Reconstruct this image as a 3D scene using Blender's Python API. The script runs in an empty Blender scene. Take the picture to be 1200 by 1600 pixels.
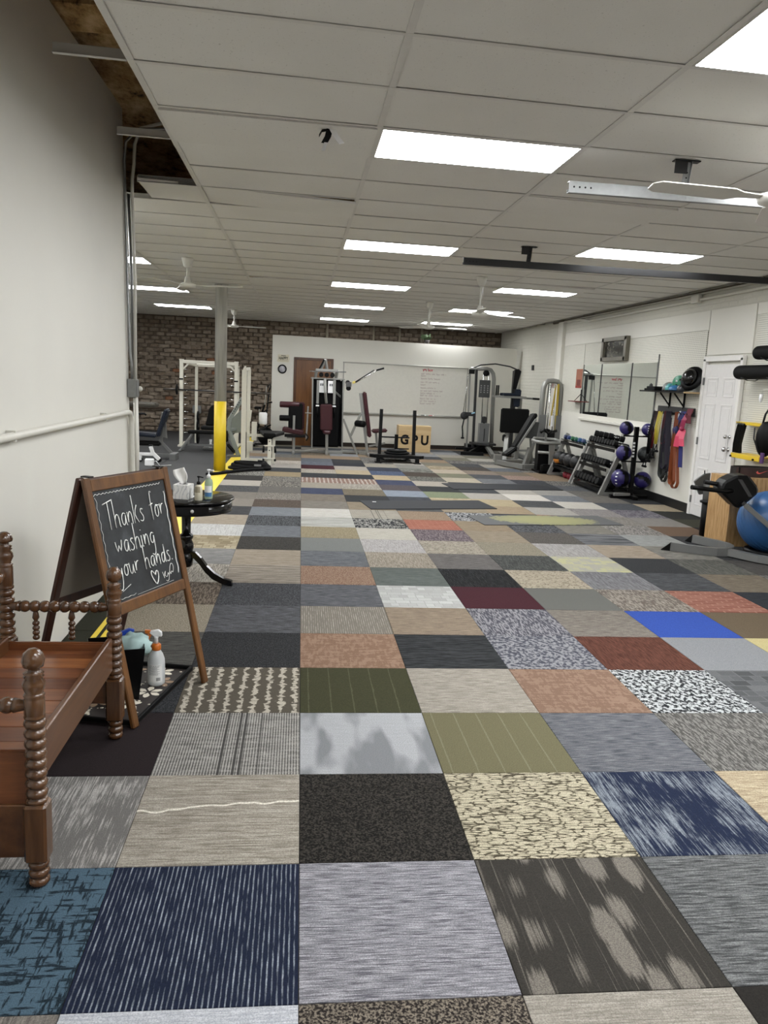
import bpy, bmesh, math, random
from mathutils import Vector, Matrix, Euler
R = math.radians; PI = math.pi
rng = random.Random(7)
C = bpy.context.scene.collection
SC = bpy.context.scene

# ------------------------------------------------------------------ camera
def cam_basis(yaw, pitch, roll):
    return (Matrix.Rotation(yaw, 3, 'Z') @ Matrix.Rotation(pitch, 3, 'X') @ Matrix.Rotation(roll, 3, 'Y'))
B = cam_basis(-.1118, -.1679, -.0478)          # columns: right, forward, up
cd = bpy.data.cameras.new('camera'); cam = bpy.data.objects.new('camera', cd); C.objects.link(cam)
right, fwd, up = B.col[0], B.col[1], B.col[2]
cam.matrix_world = Matrix(((right.x, up.x, -fwd.x, 0), (right.y, up.y, -fwd.y, 0), (right.z, up.z, -fwd.z, 1.643), (0, 0, 0, 1)))
cd.sensor_fit = 'VERTICAL'; cd.sensor_height = 24; cd.lens = 24 * 1220.88 / 1600
cd.clip_start = .05; cd.clip_end = 100
SC.camera = cam
# ------------------------------------------------------------------ world and exposure
w = bpy.data.worlds.new('world'); SC.world = w; w.use_nodes = True
w.node_tree.nodes['Background'].inputs[0].default_value = (.8, .9, 1, 1)
w.node_tree.nodes['Background'].inputs[1].default_value = .15
SC.view_settings.view_transform = 'Standard'; SC.view_settings.look = 'None'
SC.view_settings.gamma = 1; SC.view_settings.use_curve_mapping = False
SC.view_settings.exposure = 0.0
PANEL = 30.0

# ------------------------------------------------------------------ materials
def lin(c):
    if isinstance(c, str):
        c = c.lstrip('#'); c = [int(c[i:i+2], 16) / 255 for i in (0, 2, 4)]
        c = [x / 12.92 if x <= .04045 else ((x + .055) / 1.055) ** 2.4 for x in c]
    return (c[0], c[1], c[2], 1)
MATS = {}
def nodes_of(name):
    m = bpy.data.materials.new(name); m.use_nodes = True
    nt = m.node_tree; b = nt.nodes['Principled BSDF']
    return m, nt, b
def N(nt, t, **kw):
    n = nt.nodes.new(t)
    for k, v in kw.items():
        if k in n.inputs.keys(): n.inputs[k].default_value = v
        else: setattr(n, k, v)
    return n
def L(nt, a, b): nt.links.new(a, b)
def mix(nt, fac, a, b, mode='MIX'):
    n = nt.nodes.new('ShaderNodeMix'); n.data_type = 'RGBA'; n.blend_type = mode
    for s, v in ((n.inputs[0], fac), (n.inputs[6], a), (n.inputs[7], b)):
        if hasattr(v, 'links') or hasattr(v, 'is_output'): L(nt, v, s)
        else: s.default_value = v
    return n.outputs[2]
def math_(nt, op, a, b=None, c=None):
    n = nt.nodes.new('ShaderNodeMath'); n.operation = op
    for i, v in enumerate((a, b, c)):
        if v is None: continue
        if hasattr(v, 'is_output'): L(nt, v, n.inputs[i])
        else: n.inputs[i].default_value = v
    return n.outputs[0]
def ramp(nt, src, stops, interp='LINEAR'):
    r = nt.nodes.new('ShaderNodeValToRGB'); r.color_ramp.interpolation = interp
    e = r.color_ramp.elements
    while len(e) < len(stops): e.new(.5)
    for k, (p, c) in enumerate(stops):
        e[k].position = p; e[k].color = c if len(c) == 4 else (*c, 1)
    L(nt, src, r.inputs[0]); return r.outputs[0]
def bump(nt, b, h, s=.3, d=.01):
    n = nt.nodes.new('ShaderNodeBump'); n.inputs['Strength'].default_value = s; n.inputs['Distance'].default_value = d
    L(nt, h, n.inputs['Height']); L(nt, n.outputs[0], b.inputs['Normal'])
def coords(nt, scale=(1, 1, 1), rnd=False, kind='Object', rot=(0, 0, 0)):
    tc = nt.nodes.new('ShaderNodeTexCoord'); mp = nt.nodes.new('ShaderNodeMapping')
    mp.inputs['Scale'].default_value = scale; mp.inputs['Rotation'].default_value = rot
    L(nt, tc.outputs[kind], mp.inputs['Vector'])
    if rnd:
        oi = nt.nodes.new('ShaderNodeObjectInfo'); mu = math_(nt, 'MULTIPLY', oi.outputs['Random'], 57.)
        L(nt, mu, mp.inputs['Location'])
    return mp.outputs[0]
def noise(nt, vec, scale=5, detail=3, rough=.5):
    n = nt.nodes.new('ShaderNodeTexNoise'); n.inputs['Scale'].default_value = scale
    n.inputs['Detail'].default_value = detail; n.inputs['Roughness'].default_value = rough
    if vec is not None: L(nt, vec, n.inputs['Vector'])
    return n.outputs['Fac']
def mat(name, col, rough=.5, metal=0., var=.0, scale=20., bmp=0., spec=.5, coat=0., trans=0., alpha=1., emit=None):
    """plain surface with a little uneven tone and fine relief"""
    if name in MATS: return MATS[name]
    m, nt, b = nodes_of(name)
    c = lin(col)
    b.inputs['Roughness'].default_value = rough; b.inputs['Metallic'].default_value = metal
    b.inputs['Specular IOR Level'].default_value = spec
    b.inputs['Coat Weight'].default_value = coat; b.inputs['Transmission Weight'].default_value = trans
    b.inputs['Alpha'].default_value = alpha
    b.inputs['Base Color'].default_value = c
    v = coords(nt); f = noise(nt, v, scale, 4)
    vv = var if var else .06
    o = mix(nt, f, tuple(x * (1 - vv) for x in c[:3]) + (1,), tuple(min(1, x * (1 + vv)) for x in c[:3]) + (1,))
    L(nt, o, b.inputs['Base Color'])
    if bmp: bump(nt, b, noise(nt, v, scale * 4, 3), bmp, .004)
    if emit:
        b.inputs['Emission Color'].default_value = lin(emit[0]); b.inputs['Emission Strength'].default_value = emit[1]
    MATS[name] = m; return m
def wood(name, dark, light, axis=1, scale=6., rough=.35, coat=.3, dist=4.):
    if name in MATS: return MATS[name]
    m, nt, b = nodes_of(name)
    sc = [9, 9, 9]; sc[axis] = .9
    v = coords(nt, tuple(sc), True)
    f = noise(nt, v, scale * .35, 6, .65)
    g = noise(nt, v, scale * 3, 3)
    col = ramp(nt, f, [(.3, lin(dark)), (.5, tuple((a + c) / 2 for a, c in zip(lin(dark), lin(light)))), (.72, lin(light))])
    col = mix(nt, math_(nt, 'MULTIPLY', g, .35), col, lin(dark))
    L(nt, col, b.inputs['Base Color'])
    b.inputs['Roughness'].default_value = rough; b.inputs['Coat Weight'].default_value = coat; b.inputs['Coat Roughness'].default_value = .25
    bump(nt, b, g, .08, .003)
    MATS[name] = m; return m

# ------------------------------------------------------------------ mesh helpers
class MB:
    def __init__(s): s.bm = bmesh.new()
    def _geo(s, geom, M):
        bmesh.ops.transform(s.bm, matrix=M, verts=geom)
        return s
    def box(s, c, d, rot=None, bev=0., seg=1):
        r = bmesh.ops.create_cube(s.bm, size=1)
        vs = r['verts']
        bmesh.ops.scale(s.bm, vec=Vector(d), verts=vs)
        if bev:
            es = {e for v in vs for e in v.link_edges}
            o = bmesh.ops.bevel(s.bm, geom=list(es), offset=min(bev, min(d) * .49), segments=seg, affect='EDGES', clamp_overlap=True)
            vs = list({v for f in o['faces'] for v in f.verts} | {v for v in vs if v.is_valid})
        M = Matrix.Translation(Vector(c))
        if rot is not None: M = M @ (rot.to_4x4() if isinstance(rot, Matrix) else Euler(rot).to_matrix().to_4x4())
        bmesh.ops.transform(s.bm, matrix=M, verts=vs)
        return s
    def bar(s, a, b, wdt, hgt=None, upv=(0, 0, 1), bev=0.):
        """rectangular bar from a to b; wdt sideways, hgt along upv"""
        a, b = Vector(a), Vector(b); d = b - a; hgt = hgt or wdt
        y = d.normalized(); u = Vector(upv)
        if abs(y.dot(u)) > .98: u = Vector((0, 1, 0)) if abs(y.y) < .9 else Vector((1, 0, 0))
        x = y.cross(u).normalized(); z = x.cross(y)
        M = Matrix((x, y, z)).transposed()
        return s.box((a + b) / 2, (wdt, d.length, hgt), M, bev)
    def tube(s, pts, r, seg=10, cap=True, closed=False):
        pts = [Vector(p) for p in pts]; n = len(pts)
        rad = r if isinstance(r, (list, tuple)) else [r] * n
        rings = []; prev = None
        for i, p in enumerate(pts):
            if closed: t = pts[(i + 1) % n] - pts[i - 1]
            else: t = pts[min(i + 1, n - 1)] - pts[max(i - 1, 0)]
            t.normalize()
            if prev is None:
                u = Vector((0, 0, 1)) if abs(t.z) < .9 else Vector((1, 0, 0))
            else: u = prev
            x = t.cross(u)
            if x.length < 1e-4: x = t.orthogonal()
            x.normalize(); yv = x.cross(t); prev = yv
            rings.append([s.bm.verts.new(p + (x * math.cos(k * 2 * PI / seg) + yv * math.sin(k * 2 * PI / seg)) * rad[i]) for k in range(seg)])
        m = n if closed else n - 1
        for i in range(m):
            A, Bq = rings[i], rings[(i + 1) % n]
            for k in range(seg):
                f = s.bm.faces.new((A[k], A[(k + 1) % seg], Bq[(k + 1) % seg], Bq[k])); f.smooth = True
        if cap and not closed:
            s.bm.faces.new(rings[0][::-1]); s.bm.faces.new(rings[-1])
        return s
    def lathe(s, prof, c=(0, 0, 0), axis=(0, 0, 1), seg=16, smooth=True, ring=False):
        """prof: (radius, height) pairs along axis from c"""
        ax = Vector(axis).normalized(); u = ax.orthogonal().normalized()
        if abs(ax.z) > .99: u = Vector((1, 0, 0))
        v = ax.cross(u); c = Vector(c); rings = []
        for r, h in prof:
            if r < 1e-5: rings.append([s.bm.verts.new(c + ax * h)])
            else: rings.append([s.bm.verts.new(c + ax * h + (u * math.cos(k * 2 * PI / seg) + v * math.sin(k * 2 * PI / seg)) * r) for k in range(seg)])
        for A, Bq in zip(rings, rings[1:] + (rings[:1] if ring else [])):
            for k in range(seg):
                k2 = (k + 1) % seg
                if len(A) == 1 and len(Bq) == 1: continue
                if len(A) == 1: f = s.bm.faces.new((A[0], Bq[k2], Bq[k]))
                elif len(Bq) == 1: f = s.bm.faces.new((A[k], A[k2], Bq[0]))
                else: f = s.bm.faces.new((A[k], A[k2], Bq[k2], Bq[k]))
                f.smooth = smooth
        for Rg, rev in ((rings[0], True), (rings[-1], False)):
            if len(Rg) > 2 and not ring: s.bm.faces.new(Rg[::-1] if rev else Rg)
        return s
    def prism(s, poly, ax_o, ax_u, ax_v, ax_w, bev=0.):
        """2-D polygon poly placed at ax_o + u*ax_u + v*ax_v, extruded by vector ax_w"""
        o, u, v, wv = Vector(ax_o), Vector(ax_u), Vector(ax_v), Vector(ax_w)
        a = [s.bm.verts.new(o + u * p[0] + v * p[1]) for p in poly]
        b = [s.bm.verts.new(o + u * p[0] + v * p[1] + wv) for p in poly]
        n = len(poly); fs = [s.bm.faces.new(a[::-1]), s.bm.faces.new(b)]
        for k in range(n): fs.append(s.bm.faces.new((a[k], a[(k + 1) % n], b[(k + 1) % n], b[k])))
        bmesh.ops.recalc_face_normals(s.bm, faces=fs)
        if bev:
            es = list({e for f in fs for e in f.edges})
            bmesh.ops.bevel(s.bm, geom=es, offset=bev, segments=1, affect='EDGES', clamp_overlap=True)
        return s
    def sphere(s, c, r, seg=20, rings=12, sc=(1, 1, 1)):
        o = bmesh.ops.create_uvsphere(s.bm, u_segments=seg, v_segments=rings, radius=r)
        for v in o['verts']:
            for f in v.link_faces: f.smooth = True
        bmesh.ops.transform(s.bm, matrix=Matrix.Translation(Vector(c)) @ Matrix.Diagonal((*sc, 1)), verts=o['verts'])
        return s
    def quad(s, *p, th=0):
        s.bm.faces.new([s.bm.verts.new(Vector(q)) for q in p]); return s
    def ribbon(s, pts, wvec, th=.003):
        """flat strap along pts, width vector wvec, real thickness"""
        pts = [Vector(p) for p in pts]; wv = Vector(wvec); rings = []
        for i, p in enumerate(pts):
            t = (pts[min(i + 1, len(pts) - 1)] - pts[max(i - 1, 0)]).normalized(); n = t.cross(wv).normalized() * th / 2
            rings.append([s.bm.verts.new(q) for q in (p - wv / 2 - n, p + wv / 2 - n, p + wv / 2 + n, p - wv / 2 + n)])
        for A, Bq in zip(rings, rings[1:]):
            for k in range(4): s.bm.faces.new((A[k], A[(k + 1) % 4], Bq[(k + 1) % 4], Bq[k]))
        s.bm.faces.new(rings[0][::-1]); s.bm.faces.new(rings[-1])
        return s
    def mesh(s, name, m):
        bmesh.ops.recalc_face_normals(s.bm, faces=s.bm.faces)
        me = bpy.data.meshes.new(name); s.bm.to_mesh(me); s.bm.free()
        for mm in (m if isinstance(m, (list, tuple)) else [m]): me.materials.append(mm)
        return me
    def build(s, name, m, parent=None, label=None, loc=None, rot=None):
        o = bpy.data.objects.new(name, s.mesh(name, m)); C.objects.link(o)
        if parent is not None: o.parent = parent
        if loc is not None: o.location = loc
        if rot is not None: o.rotation_euler = rot
        if label: o['label'] = label
        return o
def arc(c, r, a0, a1, n, u=(1, 0, 0), v=(0, 0, 1)):
    c, u, v = Vector(c), Vector(u), Vector(v)
    return [c + u * (r * math.cos(a0 + (a1 - a0) * k / n)) + v * (r * math.sin(a0 + (a1 - a0) * k / n)) for k in range(n + 1)]
def tag(o, label, cat, group=None):
    o['label'] = label; o['category'] = cat
    if group: o['group'] = group
    return o
def thing(name, label, cat, loc=(0, 0, 0), rz=0, group=None):
    o = bpy.data.objects.new(name, None); C.objects.link(o)
    o.location = loc; o.rotation_euler = (0, 0, rz); o.empty_display_size = .1
    return tag(o, label, cat, group)
def struct(o): o['kind'] = 'structure'; return o
def sempty(name):
    o = bpy.data.objects.new(name, None); C.objects.link(o); o.empty_display_size = .1
    return struct(o)
def inst(me, name, parent=None, loc=(0, 0, 0), rot=(0, 0, 0), scale=(1, 1, 1)):
    o = bpy.data.objects.new(name, me); C.objects.link(o)
    if parent is not None: o.parent = parent
    o.location = loc; o.rotation_euler = rot; o.scale = scale; return o
def copy_tree(o, parent=None):
    c = o.copy(); C.objects.link(c)
    if parent is not None: c.parent = parent
    for ch in [x for x in bpy.data.objects if x.parent == o and x is not c]: copy_tree(ch, c)
    return c
def text_obj(name, txt, size, m, parent, loc, rot, ext=.0006, shear=0, align='CENTER', sx=1., bold=0.):
    cu = bpy.data.curves.new(name, 'FONT'); cu.body = txt; cu.size = size; cu.extrude = ext
    cu.align_x = align; cu.align_y = 'CENTER'; cu.shear = shear; cu.offset = bold
    t = bpy.data.objects.new(name, cu); C.objects.link(t)
    dg = bpy.context.evaluated_depsgraph_get()
    me = bpy.data.meshes.new_from_object(t.evaluated_get(dg))
    bpy.data.objects.remove(t); bpy.data.curves.remove(cu)
    me.materials.clear(); me.materials.append(m); me.name = name
    o = inst(me, name, parent, loc, rot, (sx, 1, 1)); return o
# ------------------------------------------------------------------ key dimensions
XR, YB, HC = 5.45, 21.6, 3.035          # right wall, brick back wall, hung ceiling
XL = -1.39                              # left partition wall
XFAR, YF = -6.2, -5.0                   # left side of the far room, wall behind the camera
CX0, CW, CY0, CR, CSK = -.8226, 1.2197, 3.394, .6105, .0427   # ceiling grid
TX0, TY0, TW = .0403, 1.832, .61        # carpet grid
M_WALL = mat('wall_paint', '#d9d7cf', .55, var=.03, scale=3, bmp=.04)
M_WALLW = mat('white_wall_paint', '#d8d6cd', .5, var=.04, scale=2, bmp=.05)
M_TRIM = mat('white_trim_paint', '#e2e0dc', .35)
M_BLACKBASE = mat('black_rubber_base', '#101010', .5)
M_WHITEMETAL = mat('white_enamel', '#dcdad2', .3)
M_CREAMMETAL = mat('cream_enamel', '#d6d2c2', .35)
M_GALV = mat('galvanised_steel', '#8f9090', .38, .85, var=.15, scale=30)
M_STEEL = mat('grey_painted_steel', '#6a6b6a', .4, .2)
M_CHROME = mat('chrome', '#c8c8c8', .15, 1.)
M_DSTEEL = mat('dark_steel', '#2a2a2b', .45, .3)
M_BLACK = mat('black_plastic', '#060607', .4, spec=.2)
M_BLACKMETAL = mat('black_powder_coat', '#070708', .4, spec=.2)
M_BLACKVINYL = mat('black_vinyl', '#060606', .55, spec=.15, bmp=.1, scale=60)
M_RUBBER = mat('black_rubber', '#0a0a0b', .7, spec=.15, bmp=.1, scale=50)
M_MAROON = mat('maroon_vinyl', '#38151a', .42, spec=.35, bmp=.08, scale=50)

# ------------------------------------------------------------------ carpet materials
def mute(h, s=.74, g=.84):
    c = lin(h); y = .3 * c[0] + .55 * c[1] + .15 * c[2]
    return tuple((y + (x - y) * s) * g for x in c[:3]) + (1,)
def tile_mat(kind, c1, c2, c3=None):
    key = 'carpet_%s_%s_%s_%s' % (kind, c1, c2, c3)
    if key in MATS: return MATS[key]
    m, nt, b = nodes_of(key)
    a, d = mute(c1), mute(c2); e = mute(c3) if c3 else None
    b.inputs['Roughness'].default_value = .95; b.inputs['Specular IOR Level'].default_value = .12
    def st(sx, sy, scale=1., detail=3, rot=0.): return noise(nt, coords(nt, (sx, sy, 1), True, rot=(0, 0, rot)), scale, detail, .6)
    fine = st(1, 1, 260, 2)
    def two(f, lo, hi): return ramp(nt, f, [(lo, a), (hi, d)])
    if kind == 'plain': col = mix(nt, math_(nt, 'MULTIPLY', fine, .9), a, d)
    elif kind == 'speck': col = two(st(1, 1, 130, 3), .44, .6)
    elif kind == 'lx': col = two(st(9, 130, 1.3, 3), .36, .66)
    elif kind == 'ly': col = two(st(130, 9, 1.3, 3), .36, .66)
    elif kind == 'rib':
        wv = nt.nodes.new('ShaderNodeTexWave'); wv.wave_type = 'BANDS'; wv.bands_direction = 'X'
        wv.inputs['Scale'].default_value = 21; wv.inputs['Distortion'].default_value = .4
        L(nt, coords(nt), wv.inputs['Vector'])
        f = math_(nt, 'MULTIPLY', wv.outputs['Fac'], st(75, 8, 1.5, 4)); col = two(f, .36, .72)
    elif kind == 'cross':
        f = math_(nt, 'MAXIMUM', st(60, 9, 1.2, 4), st(9, 60, 1.2, 4))
        f = math_(nt, 'ADD', f, math_(nt, 'MULTIPLY', st(1, 1, 5, 4), .35)); col = two(f, .72, .78)
    elif kind == 'patch':
        f = math_(nt, 'ADD', math_(nt, 'MULTIPLY', st(120, 6, 1.5, 4), .62), math_(nt, 'MULTIPLY', st(2, 1.2, 3.2, 4), .55)); col = two(f, .57, .68)
    elif kind == 'stone':
        v1 = nt.nodes.new('ShaderNodeTexVoronoi'); v1.feature = 'DISTANCE_TO_EDGE'; v1.inputs['Scale'].default_value = 1
        v1.inputs['Randomness'].default_value = .75
        L(nt, coords(nt, (19, 66, 1), True), v1.inputs['Vector'])
        f = math_(nt, 'ADD', v1.outputs['Distance'], math_(nt, 'MULTIPLY', math_(nt, 'SUBTRACT', st(9, 110, 1.2), .5), .5))
        col = ramp(nt, f, [(.03, a), (.10, d)])
    elif kind == 'camo': col = two(st(1.3, 1, 34, 4), .46, .54)
    elif kind == 'camoy': col = two(st(95, 17, 1, 4), .46, .56)
    elif kind == 'block':
        br = nt.nodes.new('ShaderNodeTexBrick'); br.offset = .37; br.offset_frequency = 2; br.squash = .6; br.squash_frequency = 3
        br.inputs['Color1'].default_value = a; br.inputs['Color2'].default_value = d; br.inputs['Mortar'].default_value = a
        br.inputs['Scale'].default_value = 1; br.inputs['Mortar Size'].default_value = .004
        br.inputs['Brick Width'].default_value = .11; br.inputs['Row Height'].default_value = .075
        L(nt, coords(nt, rnd=True), br.inputs['Vector']); col = mix(nt, math_(nt, 'MULTIPLY', fine, .35), br.outputs['Color'], a)
    elif kind == 'maze':
        f = math_(nt, 'SUBTRACT', st(52, 12, 1, 2), st(12, 52, 1, 2)); col = two(f, -.0, .04)
    elif kind == 'plaid':      # fine ribs along Y, dark smudges across, four dark lines
        wv = nt.nodes.new('ShaderNodeTexWave'); wv.wave_type = 'BANDS'; wv.bands_direction = 'X'; wv.inputs['Scale'].default_value = 26; wv.inputs['Distortion'].default_value = .2
        L(nt, coords(nt), wv.inputs['Vector'])
        f = math_(nt, 'ADD', math_(nt, 'MULTIPLY', wv.outputs['Fac'], .4), math_(nt, 'MULTIPLY', st(7, 42, 1.2, 4), .75)); base = two(f, .38, .74)
        sp = nt.nodes.new('ShaderNodeSeparateXYZ'); L(nt, coords(nt), sp.inputs[0]); lines = None
        for x0 in (-.035, .025, .05, .125):
            k_ = math_(nt, 'LESS_THAN', math_(nt, 'ABSOLUTE', math_(nt, 'SUBTRACT', sp.outputs['X'], x0)), .006 if x0 < .1 else .002)
            lines = k_ if lines is None else math_(nt, 'MAXIMUM', lines, k_)
        col = mix(nt, math_(nt, 'MULTIPLY', lines, .85), base, e or a)
    elif kind == 'leaf':
        v1 = nt.nodes.new('ShaderNodeTexVoronoi'); v1.feature = 'F1'; v1.inputs['Scale'].default_value = 1; v1.inputs['Randomness'].default_value = .9
        L(nt, coords(nt, (9, 3.6, 1), True, rot=(0, 0, .2)), v1.inputs['Vector'])
        s = st(110, 1.2, 1, 3); f = math_(nt, 'ADD', v1.outputs['Distance'], math_(nt, 'MULTIPLY', s, .5))
        base = ramp(nt, f, [(.56, d), (.66, a)]); thin = ramp(nt, s, [(.60, (0, 0, 0, 1)), (.68, (.7, .7, .7, 1))]); col = mix(nt, thin, base, d)
    elif kind == 'dash':
        v1 = nt.nodes.new('ShaderNodeTexWave'); v1.wave_type = 'BANDS'; v1.bands_direction = 'X'
        v1.inputs['Scale'].default_value = 4.6; v1.inputs['Distortion'].default_value = 3.5; v1.inputs['Detail'].default_value = 3; v1.inputs['Detail Scale'].default_value = 6
        L(nt, coords(nt, rnd=True), v1.inputs['Vector'])
        f = math_(nt, 'MULTIPLY', v1.outputs['Fac'], st(14, 44, 1, 3)); col = two(f, .33, .43)
    elif kind == 'line':      # plain with sparse thin lines along Y
        sp = nt.nodes.new('ShaderNodeSeparateXYZ'); L(nt, coords(nt), sp.inputs[0]); f = math_(nt, 'FRACT', math_(nt, 'ADD', math_(nt, 'DIVIDE', sp.outputs['X'], .115), .3)); f = math_(nt, 'ADD', f, math_(nt, 'MULTIPLY', math_(nt, 'SUBTRACT', st(2, 12, 1, 2), .5), .12)); base = mix(nt, fine, a, d); col = mix(nt, ramp(nt, f, [(.0, (.4, .4, .4, 1)), (.05, (.4, .4, .4, 1)), (.07, (0, 0, 0, 1))]), base, e or d)
    elif kind == 'brickdash':
        br = nt.nodes.new('ShaderNodeTexBrick'); br.offset = .5
        br.inputs['Color1'].default_value = a; br.inputs['Color2'].default_value = mix4(a, d); br.inputs['Mortar'].default_value = d
        br.inputs['Scale'].default_value = 1; br.inputs['Mortar Size'].default_value = .006; br.inputs['Brick Width'].default_value = .13; br.inputs['Row Height'].default_value = .045
        L(nt, coords(nt, rnd=True), br.inputs['Vector']); col = mix(nt, math_(nt, 'MULTIPLY', fine, .5), br.outputs['Color'], a)
    elif kind == 'grad':
        f = math_(nt, 'ADD', math_(nt, 'MULTIPLY', st(1.4, 9, 1.6, 2), .8), math_(nt, 'MULTIPLY', st(6, 120, 1, 2), .25)); col = two(f, .35, .68)
    elif kind == 'chev':
        wv = nt.nodes.new('ShaderNodeTexNoise'); wv.inputs['Scale'].default_value = 1; L(nt, coords(nt, (7, 2.2, 1), True, rot=(0, 0, .6)), wv.inputs['Vector'])
        base = ramp(nt, wv.outputs['Fac'], [(.42, a), (.56, d)]); col = mix(nt, math_(nt, 'MULTIPLY', st(8, 140, 1.2, 2), .5), base, a)
    elif kind == 'wavy':
        wv = nt.nodes.new('ShaderNodeTexWave'); wv.wave_type = 'BANDS'; wv.bands_direction = 'Y'; wv.inputs['Scale'].default_value = 5
        wv.inputs['Distortion'].default_value = 9; wv.inputs['Detail'].default_value = 4; wv.inputs['Detail Scale'].default_value = .8
        L(nt, coords(nt, (.35, 1, 1), True), wv.inputs['Vector'])
        col = two(math_(nt, 'ADD', math_(nt, 'MULTIPLY', wv.outputs['Fac'], .14), math_(nt, 'MULTIPLY', st(7, 95, 1.4, 4), .9)), .36, .74)
    elif kind == 'wavyline':
        base = two(st(7, 95, 1.4, 4), .34, .72)
        sp = nt.nodes.new('ShaderNodeSeparateXYZ'); L(nt, coords(nt), sp.inputs[0])
        yl = math_(nt, 'SUBTRACT', math_(nt, 'SUBTRACT', sp.outputs['Y'], math_(nt, 'MULTIPLY', sp.outputs['X'], .13)), math_(nt, 'ADD', math_(nt, 'MULTIPLY', math_(nt, 'SUBTRACT', st(7, .01, 1, 1), .5), .12), .06))
        col = mix(nt, math_(nt, 'LESS_THAN', math_(nt, 'ABSOLUTE', yl), .006), base, lin('e4ded0'))
    # pile: every tuft a little lighter or darker, and raised
    pile = st(1, 1, 250, 2)
    col = mix(nt, ramp(nt, pile, [(.34, (0, 0, 0, 1)), (.66, (.55, .55, .55, 1))]), col, tuple(x * .4 for x in a[:3]) + (1,))
    L(nt, col, b.inputs['Base Color']); bump(nt, b, pile, .35, .004)
    MATS[key] = m; return m
def mix4(a, b): return tuple((x + y) / 2 for x, y in zip(a, b))

T = {}
def row(j, i0, *specs):
    for k, s in enumerate(specs): T[(i0 + k, j)] = s
row(-2, -2, ('speck', '4a4642', '77706a'), ('plain', 'a8adb8', 'd0d4dc'), ('speck', '2a2523', '8a7d6c'), ('lx', '8c857a', 'b0a898'), ('plain', '2c2926', '3c3833'), ('lx', '5b5d60', '77797c'))
row(-1, -2, ('ly', '6b655f', '9a9288'), ('lx', 'b4b8c2', 'd8dbe2'), ('speck', '2b2422', '9a8c78'), ('lx', '8f877a', 'b5ad9e'), ('plain', '262320', '37332e'), ('lx', '5b5d60', '77797c'))
row(0, -2, ('cross', '4c6d82', '0e1a24'), ('rib', '1c2640', 'b8c4d4'), ('lx', '62616b', 'bdbbc2'), ('leaf', '3d3933', '867e72'), ('lx', '3d3f40', '8a8c8c'), ('plain', '2c2926', '3f3b36'), ('lx', '55575a', '7c7e80'))
row(1, -2, ('patch', '7a7773', 'c2bdb6'), ('wavyline', '857a6a', 'ccc4b2'), ('speck', '171513', '4a443c'), ('stone', '4f4733', 'cfc3a0'), ('patch', '1c2846', '8d97a2'), ('lx', '9c8462', 'd4c39a'), ('lx', '6a6c70', '8c8e92'))
row(2, -2, ('plain', '221a1c', '3a2e30'), ('plaid', '5c5a56', 'bab6ae', '3c3a38'), ('chev', '85888c', 'c2c4c8'), ('line', '686443', '80794f', '9c9676'), ('lx', '474b55', '8a8b90'), ('camoy', '55534f', '8d8a84'), ('lx', '605e5a', '86837d'))
row(3, -2, ('speck', '26272a', '4a4c50'), ('dash', '5c5446', 'c9bfaa'), ('line', '3a3b20', '4b4a2a', '74704f'), ('lx', '857d6f', 'bdb4a4'), ('maze', '8a6850', '9c7a60'), ('camo', '25282c', 'cfd3d4'), ('block', '6c6e70', '37393b'), ('lx', '6a6c6e', '929496'))
row(4, -2, ('lx', '34342f', '6b6964'), ('speck', '232325', '46474a'), ('maze', '8e6a4e', 'a27e62'), ('lx', '17181a', '4a4d50'), ('camo', '4a4c5a', '9a9a9e'), ('ly', '4c2315', '7c4630'), ('plain', '7c7f82', '9a9ca0'), ('plain', 'b8a860', 'd0c07a'), ('lx', '5a5550', '8a857c'))
row(5, -2, ('speck', '7c715d', 'b7ab92'), ('lx', '333336', '74767c'), ('rib', '7f776a', 'd0c8b8'), ('lx', '76644f', 'ae997e'), ('camoy', '4c4c58', '9d9ba0'), ('lx', '5c5449', 'a0968a'), ('plain', '1644a4', '2058c8'), ('plain', '5f4f38', '766448'), ('lx', '6c5a48', '9c8a74'))
row(6, -2, ('camoy', '55483c', '8c7c69'), ('speck', '2e2f31', '62646a'), ('lx', '3a3c42', '7c7e84'), ('block', 'a9aaa6', 'cfd0cc'), ('plain', '401520', '561e2c'), ('plain', '5d5e58', '7a7a74'), ('camoy', '6b6055', 'a49a8c'), ('brickdash', '87432f', 'c08a70'), ('lx', '23262c', '3c4048'))
row(7, -2, ('ly', '6b6459', 'c8bfae'), ('wavy', '6e6354', 'b8ac9a'), ('speck', '7a5138', 'b4977a'), ('lx', '4b544f', '737b76'), ('rib', '17181a', '5e6062'), ('stone', '7c6f58', 'bfb196'), ('ly', '5c5b60', '98979a'), ('lx', '2d3034', '66686c'), ('lx', '5f5343', '94866f'))
row(8, -2, ('lx', '6b6a68', 'a4a29e'), ('lx', '857660', 'b4a690'), ('lx', '44484e', '84888e'), ('ly', '7b7060', 'b6aa96'), ('lx', '4d4947', '87827e'), ('rib', '3c3f3c', '9a9c98'), ('block', 'a9a69a', 'cbc770'), ('speck', '222325', '505255'), ('ly', '3c3d3a', '7c7b70'), ('lx', '3c3a38', '64605c'))
row(9, -2, ('block', '8d7c58', 'cdbf98'), ('speck', '2c2a26', '54504a'), ('plain', '6e716e', '878a86'), ('ly', '94908e', 'c3bebc'), ('stone', '73695a', 'b7ad98'), ('speck', '7c7460', 'a89e84'), ('ly', '87837f', 'b9b5b2'), ('lx', '8a7862', 'b8a890'), ('lx', '5f5d58', '9c968a'), ('speck', '2c2d2e', '4c4e50'))
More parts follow.
